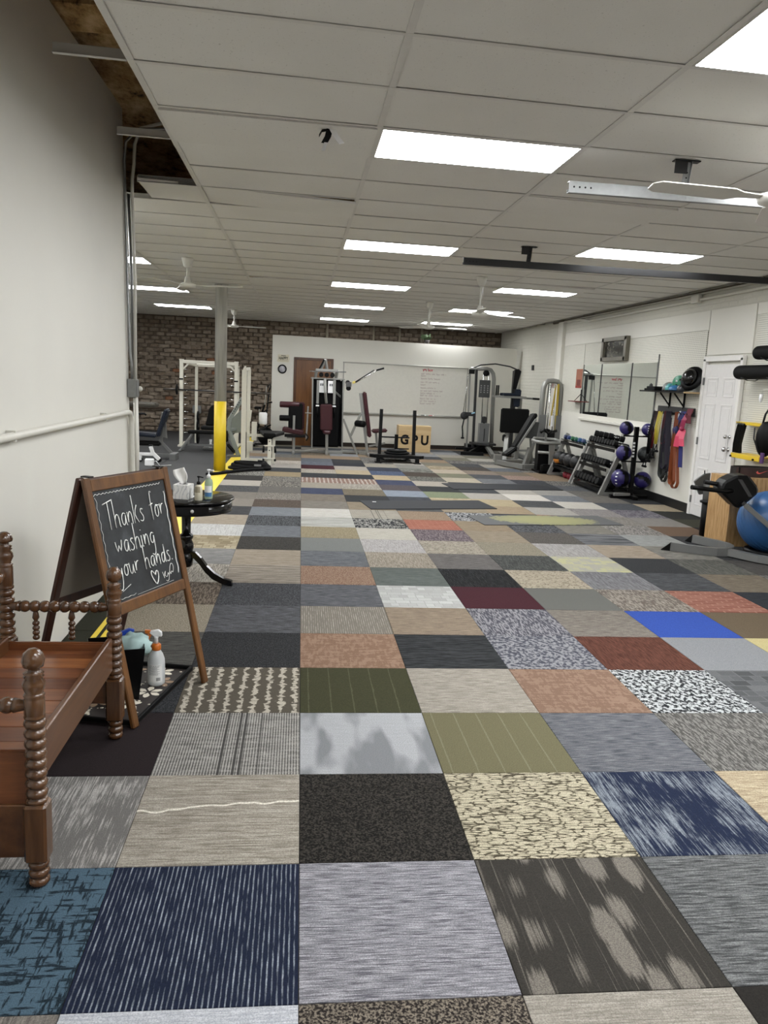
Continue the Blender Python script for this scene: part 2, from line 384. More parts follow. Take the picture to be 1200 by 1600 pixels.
row(10, -2, ('ly', 'adaca8', 'd8d7d3'), ('lx', '50545b', '8a8e94'), ('speck', '7c6e4a', 'b4a682'), ('lx', 'a49e8e', 'cbc6b8'), ('camoy', '5a4c54', '8c7e80'), ('lx', '7f7058', 'ad9e84'), ('speck', '45403b', '77716a'), ('grad', '3c3e42', '86888c'), ('lx', '7c7f7c', 'b0b2ae'), ('speck', '2f3032', '4e5052'))
row(11, -2, ('lx', '8c7c66', 'c2b49c'), ('ly', '25282b', '6b6e72'), ('grad', '94948c', 'c6c6be'), ('maze', '22252a', 'a8a69e'), ('brickdash', 'a0563c', 'c07a5c'), ('wavy', '7d6a4e', 'b29e7e'), ('camo', '3a3c40', '6a6c70'), ('lx', '6a665c', '9a9488'), ('camoy', '6e6a66', 'aaa49c'), ('plain', '6a513c', '86694e'), ('plain', '1e1f20', '303132'))
row(12, -2, ('lx', '333335', '5c5c5e'), ('lx', '63696f', '969ca2'), ('lx', 'b4b0a6', 'dcd8ce'), ('plaid', '87806f', 'bcb4a4', '6b665c'), ('speck', '85694c', 'b29c80'), ('camo', '20242c', 'c0c2c4'), ('lx', '2a2e36', '50545c'), ('brickdash', '9c523c', 'b97c62'), ('ly', '706a62', 'a8a298'), ('lx', '7f7a74', '9f9a92'), ('plain', '3a3a2c', '4a4a38'))
row(13, -2, ('lx', '7c7468', 'a89e90'), ('speck', '4c3f33', '77675a'), ('lx', '6b645a', '9c9488'), ('lx', '7c6c54', 'a8987c'), ('lx', '444648', '646668'), ('lx', '8a7a60', 'b4a484'), ('lx', '9c8462', 'b8a27e'), ('lx', '9a958c', 'c0bbb0'), ('ly', '7c7674', 'aca6a2'), ('camoy', '5c5866', '948e94'), ('plain', '2c2d2a', '3c3d38'))
row(14, -2, ('lx', '716a60', '9a9184'), ('camoy', '6b655c', 'a0988c'), ('lx', '655b4e', '988c7c'), ('plain', '2c2e30', '45484a'), ('lx', '32363e', '5a5e66'), ('block', 'a8946a', 'd0c096'), ('lx', 'a89468', 'c8b68c'), ('lx', '3c3e40', '606264'), ('lx', 'b8b2a4', 'd6d0c4'), ('lx', '3c4046', '6a6e74'), ('lx', '9c8a6c', 'c0b090'))
row(15, -2, ('ly', '3a3b3c', '67686a'), ('speck', '57544f', '8a857c'), ('lx', '2c3450', '515a7a'), ('speck', '655a46', '92866c'), ('lx', '6f7c8e', 'a2adba'), ('speck', '6f7a56', '97a07c'), ('lx', '9a948a', 'c0baae'), ('lx', 'c0b8ac', 'e0d8cc'), ('lx', '5c6066', '8a8e94'), ('lx', '5f5a54', '8a847c'), ('lx', '2e3032', '4c4e50'))
row(16, -2, ('lx', 'a29a8c', 'c8c0b4'), ('camoy', '45433f', 'a49c90'), ('lx', '8b8270', 'b4aa96'), ('camoy', '8a8274', 'b8b0a0'), ('speck', '453c40', '6f6468'), ('plain', '2b2d2f', '404244'), ('lx', '34363a', '5c5e62'), ('lx', '999288', 'bcb6aa'), ('lx', '84807a', 'aca8a0'), ('lx', '57534e', '86827a'))
row(17, -2, ('lx', '2e2c2a', '4c4a46'), ('camoy', '5b5852', '9a948a'), ('dash', '8c6c5c', 'c8bcb0'), ('dash', '8a6a58', 'c6baae'), ('lx', '2c3450', '505876'), ('lx', '9a9080', 'c0b6a6'), ('lx', '36383c', '5a5c60'), ('lx', 'a0988c', 'c2bab0'), ('speck', '30343c', '5c6068'), ('lx', '46484c', '707276'))
row(18, -2, ('camo', '2c2c2a', 'b8b4aa'), ('lx', '8c7854', 'b09c74'), ('lx', '26282c', '46484c'), ('lx', '23252c', '40424a'), ('lx', 'a08a60', 'ccb68c'), ('camoy', '4c4c46', '85847a'), ('lx', 'a69a80', 'c8bca2'), ('lx', '5a5c60', '8a8c90'), ('lx', '32343a', '54565c'))
row(19, -2, ('lx', '6e6e6c', '9a9a98'), ('lx', '35373a', '55575a'), ('camoy', '9a9080', 'c4baaa'), ('lx', 'a4906c', 'ccb890'), ('rib', '3c4c6c', 'a4b0c4'), ('speck', '3a3028', '66584c'), ('lx', '6e6c54', '8e8c70'), ('lx', '3c3e42', '66686c'), ('camoy', '8a6a58', 'b29a8a'))
row(20, -2, ('lx', '7a746a', 'a29c90'), ('lx', 'a09890', 'c4bcb0'), ('plain', '3e1620', '561f2c'), ('lx', '9a9184', 'bcb4a6'), ('lx', '2a3040', '484e60'), ('block', '585850', 'a0a096'), ('lx', 'a4947c', 'c8b8a0'), ('speck', '7a6a5c', 'a2927f'))
row(21, -2, ('lx', '85796a', 'b0a494'), ('camoy', 'a49a8c', 'c8beb0'), ('lx', '3c4250', '8a909c'), ('lx', '26282e', '44464e'), ('lx', '8a8270', 'b0a896'), ('lx', '76746c', 'a09e94'), ('block', '8c7c5c', 'c0b08c'), ('lx', '3a3430', '5c544e'))
PAL = [('lx', '8a8274', 'b4ac9c'), ('lx', '333538', '5c5e62'), ('speck', '6b5c4a', '9a8a74'), ('lx', '77797c', 'a4a6a8'), ('camoy', '4c4a46', '94908a'), ('speck', '2b2c2e', '505254'), ('lx', '4a5058', '7a8088'), ('plain', '6f6a5a', '8c8672'), ('ly', '9c968a', 'c4beb2'), ('lx', '84694c', 'aa9272')]
def spec(i, j):
    if (i, j) in T: return T[(i, j)]
    if i <= -3: return ('plain', '2e2f26', '42432f')
    if i >= 8: return ('plain', '2a2b2a', '3c3d3a') if (j % 3) else ('speck', '35352c', '55554a')
    return PAL[(i * 7 + j * 13 + (i * j) % 5) % len(PAL)]

# ------------------------------------------------------------------ floor
slab = struct(MB().box(((XFAR + XR) / 2, (YF + YB) / 2, -.06), (XR - XFAR + .4, YB - YF + .4, .107)).build('floor', mat('concrete_screed', '#3b3936', .9, bmp=.2)))
def tile_mesh(wx, wy):
    b = MB(); hx, hy = wx / 2 - .0012, wy / 2 - .0012; e = .0025
    vs = [b.bm.verts.new(p) for p in ((-hx, -hy, -.007), (hx, -hy, -.007), (hx, hy, -.007), (-hx, hy, -.007), (-hx, -hy, -.0012), (hx, -hy, -.0012), (hx, hy, -.0012), (-hx, hy, -.0012), (-hx + e, -hy + e, 0), (hx - e, -hy + e, 0), (hx - e, hy - e, 0), (-hx + e, hy - e, 0))]
    for q in ((0, 1, 5, 4), (1, 2, 6, 5), (2, 3, 7, 6), (3, 0, 4, 7), (4, 5, 9, 8), (5, 6, 10, 9), (6, 7, 11, 10), (7, 4, 8, 11), (8, 9, 10, 11)): b.bm.faces.new([vs[k] for k in q])
    return b
TM = {}
def tile_obj(i, j):
    x0, x1 = TX0 + i * TW, TX0 + (i + 1) * TW
    x0, x1 = max(x0, XL), min(x1, XR)
    y0, y1 = TY0 + j * TW, TY0 + (j + 1) * TW
    mt = tile_mat(*spec(i, j)); key = (round(x1 - x0, 3), mt.name)
    if key not in TM: TM[key] = tile_mesh(x1 - x0, TW).mesh('carpet_tile', mt)
    inst(TM[key], 'carpet_tile', slab, ((x0 + x1) / 2, (y0 + y1) / 2, rng.uniform(-.0008, .0008)), (0, 0, rng.uniform(-.0015, .0015)))
rest = []
n = 0
for j in range(-2, 29):
    for i in range(-3, 9):
        if i == -3 and TY0 + (j + 1) * TW > 7.0: continue
        if j == -2 and not -1 <= i <= 2: rest.append((i, j)); continue
        if j <= -1 and i < -2: rest.append((i, j)); continue
        if j >= 25 or (j > 22 and i < -1): rest.append((i, j)); continue
        tile_obj(i, j); n += 1
for j in range(-11, -2):
    for i in range(-3, 9): rest.append((i, j))
b = MB(); rm = [tile_mat(*p) for p in PAL]
for i, j in rest:
    x0, x1 = max(TX0 + i * TW, XL), min(TX0 + (i + 1) * TW, XR); y0 = TY0 + j * TW
    y1 = min(y0 + TW, YB)
    k = len(b.bm.faces); b.box(((x0 + x1) / 2, (y0 + y1) / 2, -.0035), (x1 - x0 - .002, y1 - y0 - .002, .007))
    b.bm.faces.ensure_lookup_table(); q = (i * 7 + j * 13 + (i * j) % 5) % len(PAL)
    for f in b.bm.faces[k:]: f.material_index = q
o = b.build('carpet_tiles', rm, slab); o['kind'] = 'stuff'
print('carpet tiles', n)
m, nt, bs = nodes_of('rubber_gym_floor')
v = coords(nt); col = ramp(nt, noise(nt, v, 180, 2), [(.45, lin('1b1b1c')), (.62, lin('333334'))])
L(nt, col, bs.inputs['Base Color']); bs.inputs['Roughness'].default_value = .75; bump(nt, bs, noise(nt, v, 140, 2), .3, .002)
M_RUBFLOOR = m
xr = TX0 - 2 * TW
for k, (y0, y1) in enumerate(((7.0, 9.4), (9.4, 11.8), (11.8, 14.2), (14.2, 16.6), (16.6, 19.), (19., YB))):
    for x0, x1 in ((xr - 1.22, xr), (xr - 2.44, xr - 1.22), (xr - 3.66, xr - 2.44), (XFAR, xr - 3.66)):
        MB().box(((x0 + x1) / 2, (y0 + y1) / 2, -.004), (x1 - x0 - .004, y1 - y0 - .004, .008)).build('rubber_mat', M_RUBFLOOR, slab)
M_YEL = mat('yellow_floor_tape', '#e0c636', .5, var=.08)
M_YELP = mat('yellow_safety_paint', '#d8bb22', .45, var=.05)
tape = MB().box((-1.285, (6.95 + 13.22) / 2, .0012), (.25, 13.22 - 6.95, .0024)).build('floor_tape', M_YEL)
tag(tape, 'wide yellow tape strip on floor running from wall to column', 'tape')
tape = MB().box((-1.22, 17.0, .0012), (.2, 7.1, .0024)).build('floor_tape', M_YEL)
tag(tape, 'yellow tape strip on floor running behind the column', 'tape')
for x, lab in ((-1.221, 'thin yellow floor tape stripe nearer the left wall'), (-1.165, 'thin yellow floor tape stripe nearer the carpet tiles')):
    tag(MB().box((x, 5.3, .0025), (.032, 3.0, .002)).build('floor_tape', M_YEL), lab, 'tape')

# ------------------------------------------------------------------ walls
# left partition: leans out a little with height
b = MB()
lw = [(XL, 0), (XL - .055, 3.62)]
b.prism([(0, 0), (6.72 - YF, 0), (6.70 - YF, 3.62), (0, 3.62)], (0, 0, 0), (0, 1, 0), (0, 0, 1), (-.14, 0, 0))
for v in b.bm.verts:
    v.co.y += YF; v.co.x += XL - .055 * v.co.z / 3.62
struct(b.build('wall_left', M_WALL))
struct(MB().box((XFAR - .1, (6.6 + YB) / 2, 1.8), (.2, YB - 6.6, 3.6)).build('wall_far_left', M_WALL))
struct(MB().box(((XFAR + XL - .2) / 2, 6.66, 1.8), (XL - .2 - XFAR, .12, 3.6)).build('wall_return', M_WALL))
struct(MB().box(((XL + XR) / 2, YF - .1, 1.8), (XR - XL + .6, .2, 3.6)).build('wall_front', mat('dark_unseen_wall', '#1a1d20', .1)))  # unseen wall behind the camera, made dark to cut bounced light
# right wall: lower wall with an upper header set slightly back
def brick_paint(name, c, sx=.21, sy=.075, strength=.35):
    m, nt, bs = nodes_of(name)
    br = nt.nodes.new('ShaderNodeTexBrick'); br.inputs['Scale'].default_value = 1
    br.inputs['Brick Width'].default_value = sx; br.inputs['Row Height'].default_value = sy; br.inputs['Mortar Size'].default_value = .012; br.inputs['Mortar Smooth'].default_value = .6
    br.inputs['Color1'].default_value = (1, 1, 1, 1); br.inputs['Color2'].default_value = (.85, .85, .85, 1); br.inputs['Mortar'].default_value = (0, 0, 0, 1)
    tc = nt.nodes.new('ShaderNodeTexCoord'); sp = nt.nodes.new('ShaderNodeSeparateXYZ'); cb = nt.nodes.new('ShaderNodeCombineXYZ')
    L(nt, tc.outputs['Object'], sp.inputs[0]); L(nt, sp.outputs['Y'], cb.inputs['X']); L(nt, sp.outputs['Z'], cb.inputs['Y']); L(nt, cb.outputs[0], br.inputs['Vector'])
    f = noise(nt, coords(nt), 6, 4); cc = lin(c)
    L(nt, mix(nt, f, tuple(x * .92 for x in cc[:3]) + (1,), cc), bs.inputs['Base Color'])
    hh = math_(nt, 'ADD', br.outputs['Color'], math_(nt, 'MULTIPLY', noise(nt, coords(nt), 30, 3), .5)); bump(nt, bs, hh, strength, .02)
    bs.inputs['Roughness'].default_value = .5; MATS[name] = m; return m
def pegboard(name, c):
    m, nt, bs = nodes_of(name)
    tc = nt.nodes.new('ShaderNodeTexCoord'); sp = nt.nodes.new('ShaderNodeSeparateXYZ'); L(nt, tc.outputs['Object'], sp.inputs[0])
    P = .0254
    fy = math_(nt, 'SUBTRACT', math_(nt, 'FRACT', math_(nt, 'DIVIDE', sp.outputs['Y'], P)), .5)
    fz = math_(nt, 'SUBTRACT', math_(nt, 'FRACT', math_(nt, 'DIVIDE', sp.outputs['Z'], P)), .5)
    d = math_(nt, 'SQRT', math_(nt, 'ADD', math_(nt, 'MULTIPLY', fy, fy), math_(nt, 'MULTIPLY', fz, fz)))
    hole = ramp(nt, d, [(.16, (1, 1, 1, 1)), (.22, (0, 0, 0, 1))])
    cc = lin(c); L(nt, mix(nt, hole, cc, lin('3a3832')), bs.inputs['Base Color']); bs.inputs['Roughness'].default_value = .45
    inv = math_(nt, 'SUBTRACT', 1., hole); bump(nt, bs, inv, .5, .006); MATS[name] = m; return m
M_BRW = brick_paint('white_painted_brick', '#cfcdc2')
M_PEG = pegboard('white_pegboard', '#d3d1c6')
wr = struct(MB().box((XR + .15, (YF + YB) / 2, 1.8), (.3, YB - YF, 3.6)).build('wall_right', M_BRW))
def rpanel(name, y0, y1, z0, z1, m, t=.012):  # sheet fixed on the right wall
    return MB().box((XR - t / 2, (y0 + y1) / 2, (z0 + z1) / 2), (t, y1 - y0, z1 - z0)).build(name, m, wr)
rpanel('wall_panel', 10.28, 16.1, .12, 1.18, M_WALLW, .018)
rpanel('pegboard', 14.95, 16.15, 1.18, 2.5, M_PEG); rpanel('pegboard', 10.30, 14.93, 1.18, 2.5, M_PEG)
rpanel('wall_panel', 10.28, 16.15, 2.505, 2.76, M_WALLW, .016)
rpanel('wall_panel', 9.18, 10.26, 2.17, 2.76, M_WALLW, .016)
rpanel('pegboard', 5.6, 9.12, .9, 2.62, M_PEG); rpanel('wall_panel', YF, 9.12, .12, .89, M_WALLW, .016)
rpanel('wall_panel', YF, 9.16, 2.625, 2.76, M_WALLW, .016)
rpanel('pilaster', 16.2, 16.5, 0, 3.0, M_WALLW, .07)
struct(MB().box((XR - .014, (YF + 9.2) / 2, .06), (.028, 9.2 - YF, .12)).build('baseboard_right_front', M_BLACKBASE))
struct(MB().box((XR - .014, (10.29 + 16.2) / 2, .065), (.03, 16.2 - 10.29, .13)).build('baseboard_right', M_BLACKBASE))
# thin dark mottled strip along the top of the right wall
struct(MB().box((XR - .02, (YF + 17) / 2, 3.015), (.04, 17 - YF, .035)).build('trim_1', mat('dark_trim', '#5c5346', .8, var=.3, scale=4)))
# white partition at the back
PL, PR = Vector((-.675, 18.62, 0)), Vector((5.3, 19.35, 0))
PU = (PR - PL).normalized(); PN = Vector((PU.y, -PU.x, 0))      # PN faces the camera
PANG = math.atan2(PU.y, PU.x); PLEN = (PR - PL).length
part_ = struct(MB().box((PLEN / 2, .06, (2.54 + .1) / 2), (PLEN, .12, 2.54 - .1)).build('wall_back_partition', M_WALLW, None, None, PL, (0, 0, PANG)))
MB().box((PLEN / 2, .06, .05), (PLEN - .1, .06, .1)).build('sill_plate', mat('dark_timber', '#2a221b', .8), part_)
def part_pt(u, z, off=0.): return PL + PU * u + PN * off + Vector((0, 0, z))
# ------------------------------------------------------------------ brick back wall
M_BR = []
for k, (c, d) in enumerate((('6f6254', '83776a'), ('665a4d', '7a6e61'), ('786c60', '8e8273'), ('6b5d4e', '7c6e5f'), ('7a5238', '845e46'))):
    m, nt, bs = nodes_of('old_brick_%d' % k)
    v = coords(nt, rnd=True)
    L(nt, ramp(nt, noise(nt, v, 9, 5), [(.32, lin(c)), (.66, lin(d))]), bs.inputs['Base Color']); bs.inputs['Roughness'].default_value = .95
    bump(nt, bs, noise(nt, v, 24, 4), .8, .03); M_BR.append(m)
bw = struct(MB().box(((XFAR + XR) / 2, YB + .15, 1.8), (XR - XFAR + .4, .26, 3.6)).build('wall_back_brick', mat('dark_mortar', '#5c5145', .95, var=.3, scale=6, bmp=.6)))
BH, BL = .104, .27
bmesh_pool = []
for k in range(15):
    b = MB(); r = random.Random(k); l = BL * r.uniform(.7, 1.04); h = BH * r.uniform(.7, 1.0)
    b.box((0, 0, 0), (l, .07, h), bev=.014, seg=1)
    for v in b.bm.verts: v.co += Vector((r.uniform(-1, 1) * .02, r.uniform(-1, 1) * .012, r.uniform(-1, 1) * .014))
    bmesh_pool.append(b.mesh('brick', M_BR[4 if k == 14 else k % 4]))
cells = []
for rr in range(29):
    for cc in range(0, 44):
        x = -5.9 + cc * BL + (BL / 2 if rr % 2 else 0); z = .055 + rr * BH
        if x > XR - .1 or z > 3.02: continue
        near = -4.35 < x < -.62
        cells.append((0 if near else 1, x, z, rr, cc))
cells.sort(key=lambda q: q[0]); nb = 0
bs_ = MB(); 
for pri, x, z, rr, cc in cells:
    r = random.Random(rr * 91 + cc)
    if pri == 0 and nb < 300 and z > .1:
        nb += 1
        inst(bmesh_pool[14 if r.random() < .015 else r.randrange(14)], 'brick', bw, (x + r.uniform(-.035, .035), YB + .005 + r.uniform(-.014, .014), z + r.uniform(-.014, .014)), (r.uniform(-.05, .05), r.uniform(-.08, .08), r.uniform(-.05, .05)))
    elif x < -.3 or z > 2.3:
        k = len(bs_.bm.faces)
        bs_.box((x + r.uniform(-.02, .02), YB + .005 + r.uniform(-.012, .012), z), (BL * r.uniform(.7, .97), .07, BH * r.uniform(.7, .92)), (r.uniform(-.03, .03), r.uniform(-.04, .04), 0), bev=.012)
        bs_.bm.faces.ensure_lookup_table(); q = r.randrange(4)
        for f in bs_.bm.faces[k:]: f.material_index = q
o = bs_.build('bricks', M_BR, bw); o['kind'] = 'stuff'
# ------------------------------------------------------------------ hung ceiling
ceil = sempty('ceiling')
m, nt, bs = nodes_of('acoustic_tile')
v = coords(nt, rnd=True); f = ramp(nt, noise(nt, v, 95, 2), [(.27, lin('aeaca6')), (.33, lin('e8e7e3'))])
L(nt, mix(nt, noise(nt, v, 1.3, 3), f, lin('dad8d2')), bs.inputs['Base Color']); bs.inputs['Roughness'].default_value = .9; bs.inputs['Specular IOR Level'].default_value = .2
bump(nt, bs, noise(nt, v, 130, 3), .25, .003); M_ACT = m
M_TEE = mat('white_grid_tee', '#d2d0cb', .4)
M_TEESIDE = mat('grey_tee_web', '#8b8c8d', .45, .3)
def cyy(x, k): return CY0 + CR * k + CSK * (x - CX0)
def cell_mesh(wx, wy, th, gap, bev=0):
    b = MB(); hx, hy = wx / 2 - gap, wy / 2 - gap
    vs = []
    for z in (0, th):
        for x, y in ((-hx, -hy), (hx, -hy), (hx, hy), (-hx, hy)): vs.append(b.bm.verts.new((x, y + CSK * x, z)))
    for q in ((0, 1, 2, 3), (7, 6, 5, 4), (0, 4, 5, 1), (1, 5, 6, 2), (2, 6, 7, 3), (3, 7, 4, 0)): b.bm.faces.new([vs[k] for k in q])
    return b
LIGHTS = [(1, k) for k in (2, 8, 14, 20, 26)] + [(3, k) for k in (7, 13, 19, 25)] + [(2, -1), (-2, 12), (-2, 18), (-2, 24)]
EXTRA = [(-4, 8), (-4, 14), (-4, 20), (-2, 6)]  # unseen panels added to brighten the left room and brick wall
LIGHTS += EXTRA
LIGHTS += [(1, -4), (3, 1), (1, -10), (3, -5), (4, -11)]
ACT = cell_mesh(CW, CR, .016, .009).mesh('ceiling_tile', M_ACT)
HOLE = [(-1, k) for k in range(-14, 5)]
DROP = {(0, 5): (.035, 0, 'l'), (0, 14): (-.03, 0, 'r'), (2, 13): (.02, 0, 'l'), (0, 2): (-.005, 0, 'r'), (2, 4): (.01, 0, 'l'), (3, 12): (.015, 0, 'l')}
nt_ = 0; rb = MB()
KMAX = 29
for c in range(-5, 6):
    for k in range(-14, KMAX + 1):
        if (c, k) in HOLE or (c, k) in LIGHTS: continue
        if c < -1 and k < 5: continue
        if c == -1 and k < 5: continue
        x0 = CX0 + c * CW; x1 = x0 + CW
        xm = (x0 + x1) / 2; ym = cyy(xm, k + .5)
        if xm > XR or ym > YB - .1: continue
        z = HC + .004
        inview = ym > 2.6 and not (c <= -4) and not (c <= -2 and k < 11)
        if inview:
            o = inst(ACT, 'ceiling_tile', ceil, (xm, ym, z), (rng.uniform(-.003, .003), rng.uniform(-.002, .002), 0)); nt_ += 1
            if (c, k) in DROP:
                d = DROP[(c, k)]; o.rotation_euler = (0, d[0], 0); o.location.z = z - .012; o.location.y += .02
            if (c, k) == (-1, 5): o.scale.x = (x1 + 1.28) / CW; o.location.x = (x1 - 1.28) / 2
            if x1 > XR: o.scale.x = (XR - x0) / CW; o.location.x = (x0 + XR) / 2
        else:
            rb.box((xm, ym, z + .008), (CW - .02, CR - .02, .016))
o = rb.build('ceiling_tiles', M_ACT, ceil); o['kind'] = 'stuff'
print('ceiling tiles', nt_)
# main tees along the room, cross tees across it
def tee(a, b, wdt=.03, hgt=.04):
    mb = MB(); a, b = Vector(a), Vector(b); mb.bar(a, b, wdt, .003); mb.bar(a + Vector((0, 0, hgt / 2)), b + Vector((0, 0, hgt / 2)), .004, hgt)
    return mb
for c in range(-4, 6):
    x = CX0 + c * CW
    y0 = YF if c >= 0 else 6.5
    tee((x, y0, HC), (x, YB, HC), .034).build('main_tee', M_TEE, ceil)
xe = CX0 + 6 * CW
for k in range(-13, KMAX + 1):
    xa = CX0 if k < 5 else (-1.28 if k == 5 else CX0 - 3 * CW)
    ya, yb_ = cyy(xa, k), cyy(XR, k)
    if yb_ > YB: continue
    tee((xa, ya, HC - .001), (XR, yb_, HC - .001), .026).build('cross_tee', M_TEE, ceil)
# loose tee ends poking over the opening by the left wall
M_TEE2 = mat('bare_grid_tee', '#b9b8b4', .4, .3)
for k, x0 in ((1, -1.165), (3, -1.155)):
    tee((x0, cyy(x0, k), HC), (CX0 - .02, cyy(CX0, k), HC), .026, .045).build('cross_tee', M_TEE2, ceil)
tee((-1.275, cyy(-1.275, 5), HC), (CX0, cyy(CX0, 5), HC), .026, .05).build('cross_tee', M_TEESIDE, ceil)
# roof deck above the opening
m, nt, bs = nodes_of('stained_roof_boards')
v = coords(nt, (2, 1, 1)); f = noise(nt, v, 3.5, 6, .7)
L(nt, ramp(nt, f, [(.32, lin('3a2e20')), (.42, lin('b08c5c')), (.58, lin('dcbc8c')), (.75, lin('f0d8b0'))]), bs.inputs['Base Color']); bs.inputs['Roughness'].default_value = .9
bump(nt, bs, f, .5, .03); M_DECK = m
dk = struct(MB().box(((XFAR + XR) / 2, (YF + YB) / 2, 3.9), (XR - XFAR + .6, YB - YF + .6, .1)).build('roof_deck', M_DECK))
for k in range(12):
    MB().box((-1.0, -4.0 + k * .8, 3.80), (1.4, .09, .16)).build('roof_joist', M_DECK, dk)
for k in range(8):
    MB().box((-.95, 2.2 + k * .42 + .1, 3.69), (1.3, .395, .02), (0, rng.uniform(-.02, .02), rng.uniform(-.02, .02))).build('roof_board', M_DECK, dk)
# ------------------------------------------------------------------ fluorescent panels
M_LENS, nt, bs = nodes_of('lit_diffuser'); 
bs.inputs['Base Color'].default_value = (.9, .9, .9, 1); bs.inputs['Emission Color'].default_value = (.97, .985, 1, 1); bs.inputs['Emission Strength'].default_value = PANEL
LENS = cell_mesh(CW - .05, CR - .05, .004, .0).mesh('diffuser', M_LENS)
fb = MB()
for s in (-1, 1):
    fb.box((s * (CW / 2 - .022), s * CSK * (CW / 2 - .022), .003), (.018, CR - .04, .006))
    fb.bar((-(CW / 2 - .02), s * (CR / 2 - .022) - CSK * CW / 2, .003), (CW / 2 - .02, s * (CR / 2 - .022) + CSK * CW / 2, .003), .018, .006)
fb.box((0, 0, .06), (CW - .03, CR - .03, .10))
FRM = fb.mesh('frame', M_TEE)
def ordn(n): return ('nearest', 'second nearest', 'third nearest', 'fourth nearest', 'farthest')[n]
for c, k in LIGHTS:
    xm = CX0 + (c + .5) * CW; ym = cyy(xm, k + .5)
    if (c, k) in EXTRA: lab = 'added ceiling light panel, unseen behind the left wall, %s' % {8: 'nearest of the outer row', 14: 'middle of the outer row', 20: 'farthest of the outer row', 6: 'close to the wall corner'}[k]
    elif k < 0 and c != 2 or (c, k) == (3, 1): lab = 'fluorescent ceiling panel out of view behind the camera, %s' % {(1, -4): 'nearest to it', (3, 1): 'to its right', (1, -10): 'last of the central row', (3, -5): 'second to its right', (4, -11): 'in the far right corner'}[(c, k)]
    elif c == 1: lab = 'lit fluorescent ceiling panel, %s in the long central row' % ordn((2, 8, 14, 20, 26).index(k))
    elif c == 3: lab = 'lit fluorescent ceiling panel in the right-hand row, %s of four' % ('nearest', 'second nearest', 'third nearest', 'farthest')[(7, 13, 19, 25).index(k)]
    elif c == 2: lab = 'lit fluorescent ceiling panel cut off by the top right corner'
    else: lab = 'lit fluorescent ceiling panel over the rubber floor, %s of three' % ('nearest', 'middle', 'farthest')[(12, 18, 24).index(k)]
    t = thing('ceiling_light', lab, 'light', (xm, ym, HC - .004), 0, 'fluorescent ceiling panels')
    inst(FRM, 'frame', t); inst(LENS, 'diffuser', t)
# ------------------------------------------------------------------ spool-turned bench by the left wall
M_TURN = wood('dark_turned_wood', '#38200f', '#6e4a2a', 2, 5, .26, .6)
M_SEATW = wood('reddish_seat_wood', '#532b17', '#8a5531', 0, 7, .35, .4)
M_SEATW2 = wood('dark_seat_wood', '#46210f', '#6e3f22', 0, 9, .35, .4); M_SEATW3 = wood('orange_seat_wood', '#6e3a1c', '#a36a3c', 0, 9, .35, .4)
M_RAILW = wood('brown_rail_wood', '#462815', '#6e4828', 1, 6, .35, .4)
def beads(z0, z1, n, r, rmin=.62):
    out = []; h = (z1 - z0) / n
    for k in range(n):
        for t in (0, .12, .3, .5, .7, .88): out.append((r * (rmin + (1 - rmin) * math.sin(PI * min(1, t + .0)) ** .6) if t else r * rmin, z0 + h * (k + t)))
    out.append((r * rmin, z1)); return out
bench = thing('bench', 'spool-turned dark wooden bench with plank seat standing by the left wall', 'bench', (-1.01, 2.88, 0))
BX, BY = -1.01, 2.88
def post(x, y, kind):
    b = MB(); r = .034
    b.lathe(beads(0, .088, 3, .033, .7), (x, y, 0), seg=16)
    hb = .285 if kind == 'f' else .46
    b.box((x, y, (.088 + hb) / 2), (.07, .07, hb - .088), bev=.008)
    if kind == 'f':
        p = [(.03, .285), (.034, .292), (.03, .30)] + beads(.30, .565, 8, r) + [(.031, .566), (.032, .572), (.029, .576), (.031, .58), (.031, .628), (.028, .632), (.032, .64), (.028, .646)]
        p += [(.026, .648), (.034, .668), (.034, .68), (.025, .695), (.031, .7), (.026, .706), (.031, .711), (.019, .717), (.016, .726), (.030, .732), (.034, .750), (.029, .772), (.015, .786), (0, .789)]
    else:
        p = [(.03, .46), (.036, .466), (.03, .475)] + beads(.475, .68, 6, .036) + [(.034, .682), (.034, .69), (.031, .695), (.033, .70), (.033, .775), (.03, .78), (.034, .786), (.028, .79), (.025, .795), (.036, .82), (.034, .835), (.024, .848), (.032, .854), (.026, .86), (.032, .866), (.02, .875), (.018, .882), (.034, .888), (.036, .896), (.030, .915), (.015, .927), (0, .93)]
    b.lathe(p, (x, y, 0), seg=16)
    b.build('post', M_TURN, bench)
post(-.787 - BX, 2.365 - BY, 'f'); post(-.784 - BX, 3.395 - BY, 'f'); post(-1.24 - BX, 3.41 - BY, 'b'); post(-1.24 - BX, 2.365 - BY, 'b')
def spool_rail(a, bq, n, r, name='arm_rail'):
    a, bq = Vector(a), Vector(bq); ln = (bq - a).length
    p = [(.014, 0), (.014, .01), (.02, .045), (.024, .06)] + beads(.06, ln - .06, n, r, .55) + [(.024, ln - .06), (.02, ln - .045), (.012, ln - .01), (.012, ln)]
    MB().lathe(p, a, bq - a, 14).build(name, M_TURN, bench)
for y in (2.365, 3.40):
    spool_rail((-1.24 - BX, y - BY, .605), (-.787 - BX, y - BY, .605), 8, .026)
    for x in (-1.115, -.965):
        p = [(.007, 0)] + beads(0, .085, 4, .0155, .5) + [(.008, .087), (.015, .1), (.012, .118), (.006, .135), (.005, .145)]
        MB().lathe(p, (x - BX, y - BY, .455), seg=12).build('spindle', M_TURN, bench)
spool_rail((-1.24 - BX, 2.38 - BY, .745), (-1.24 - BX, 3.39 - BY, .745), 20, .027, 'back_rail')
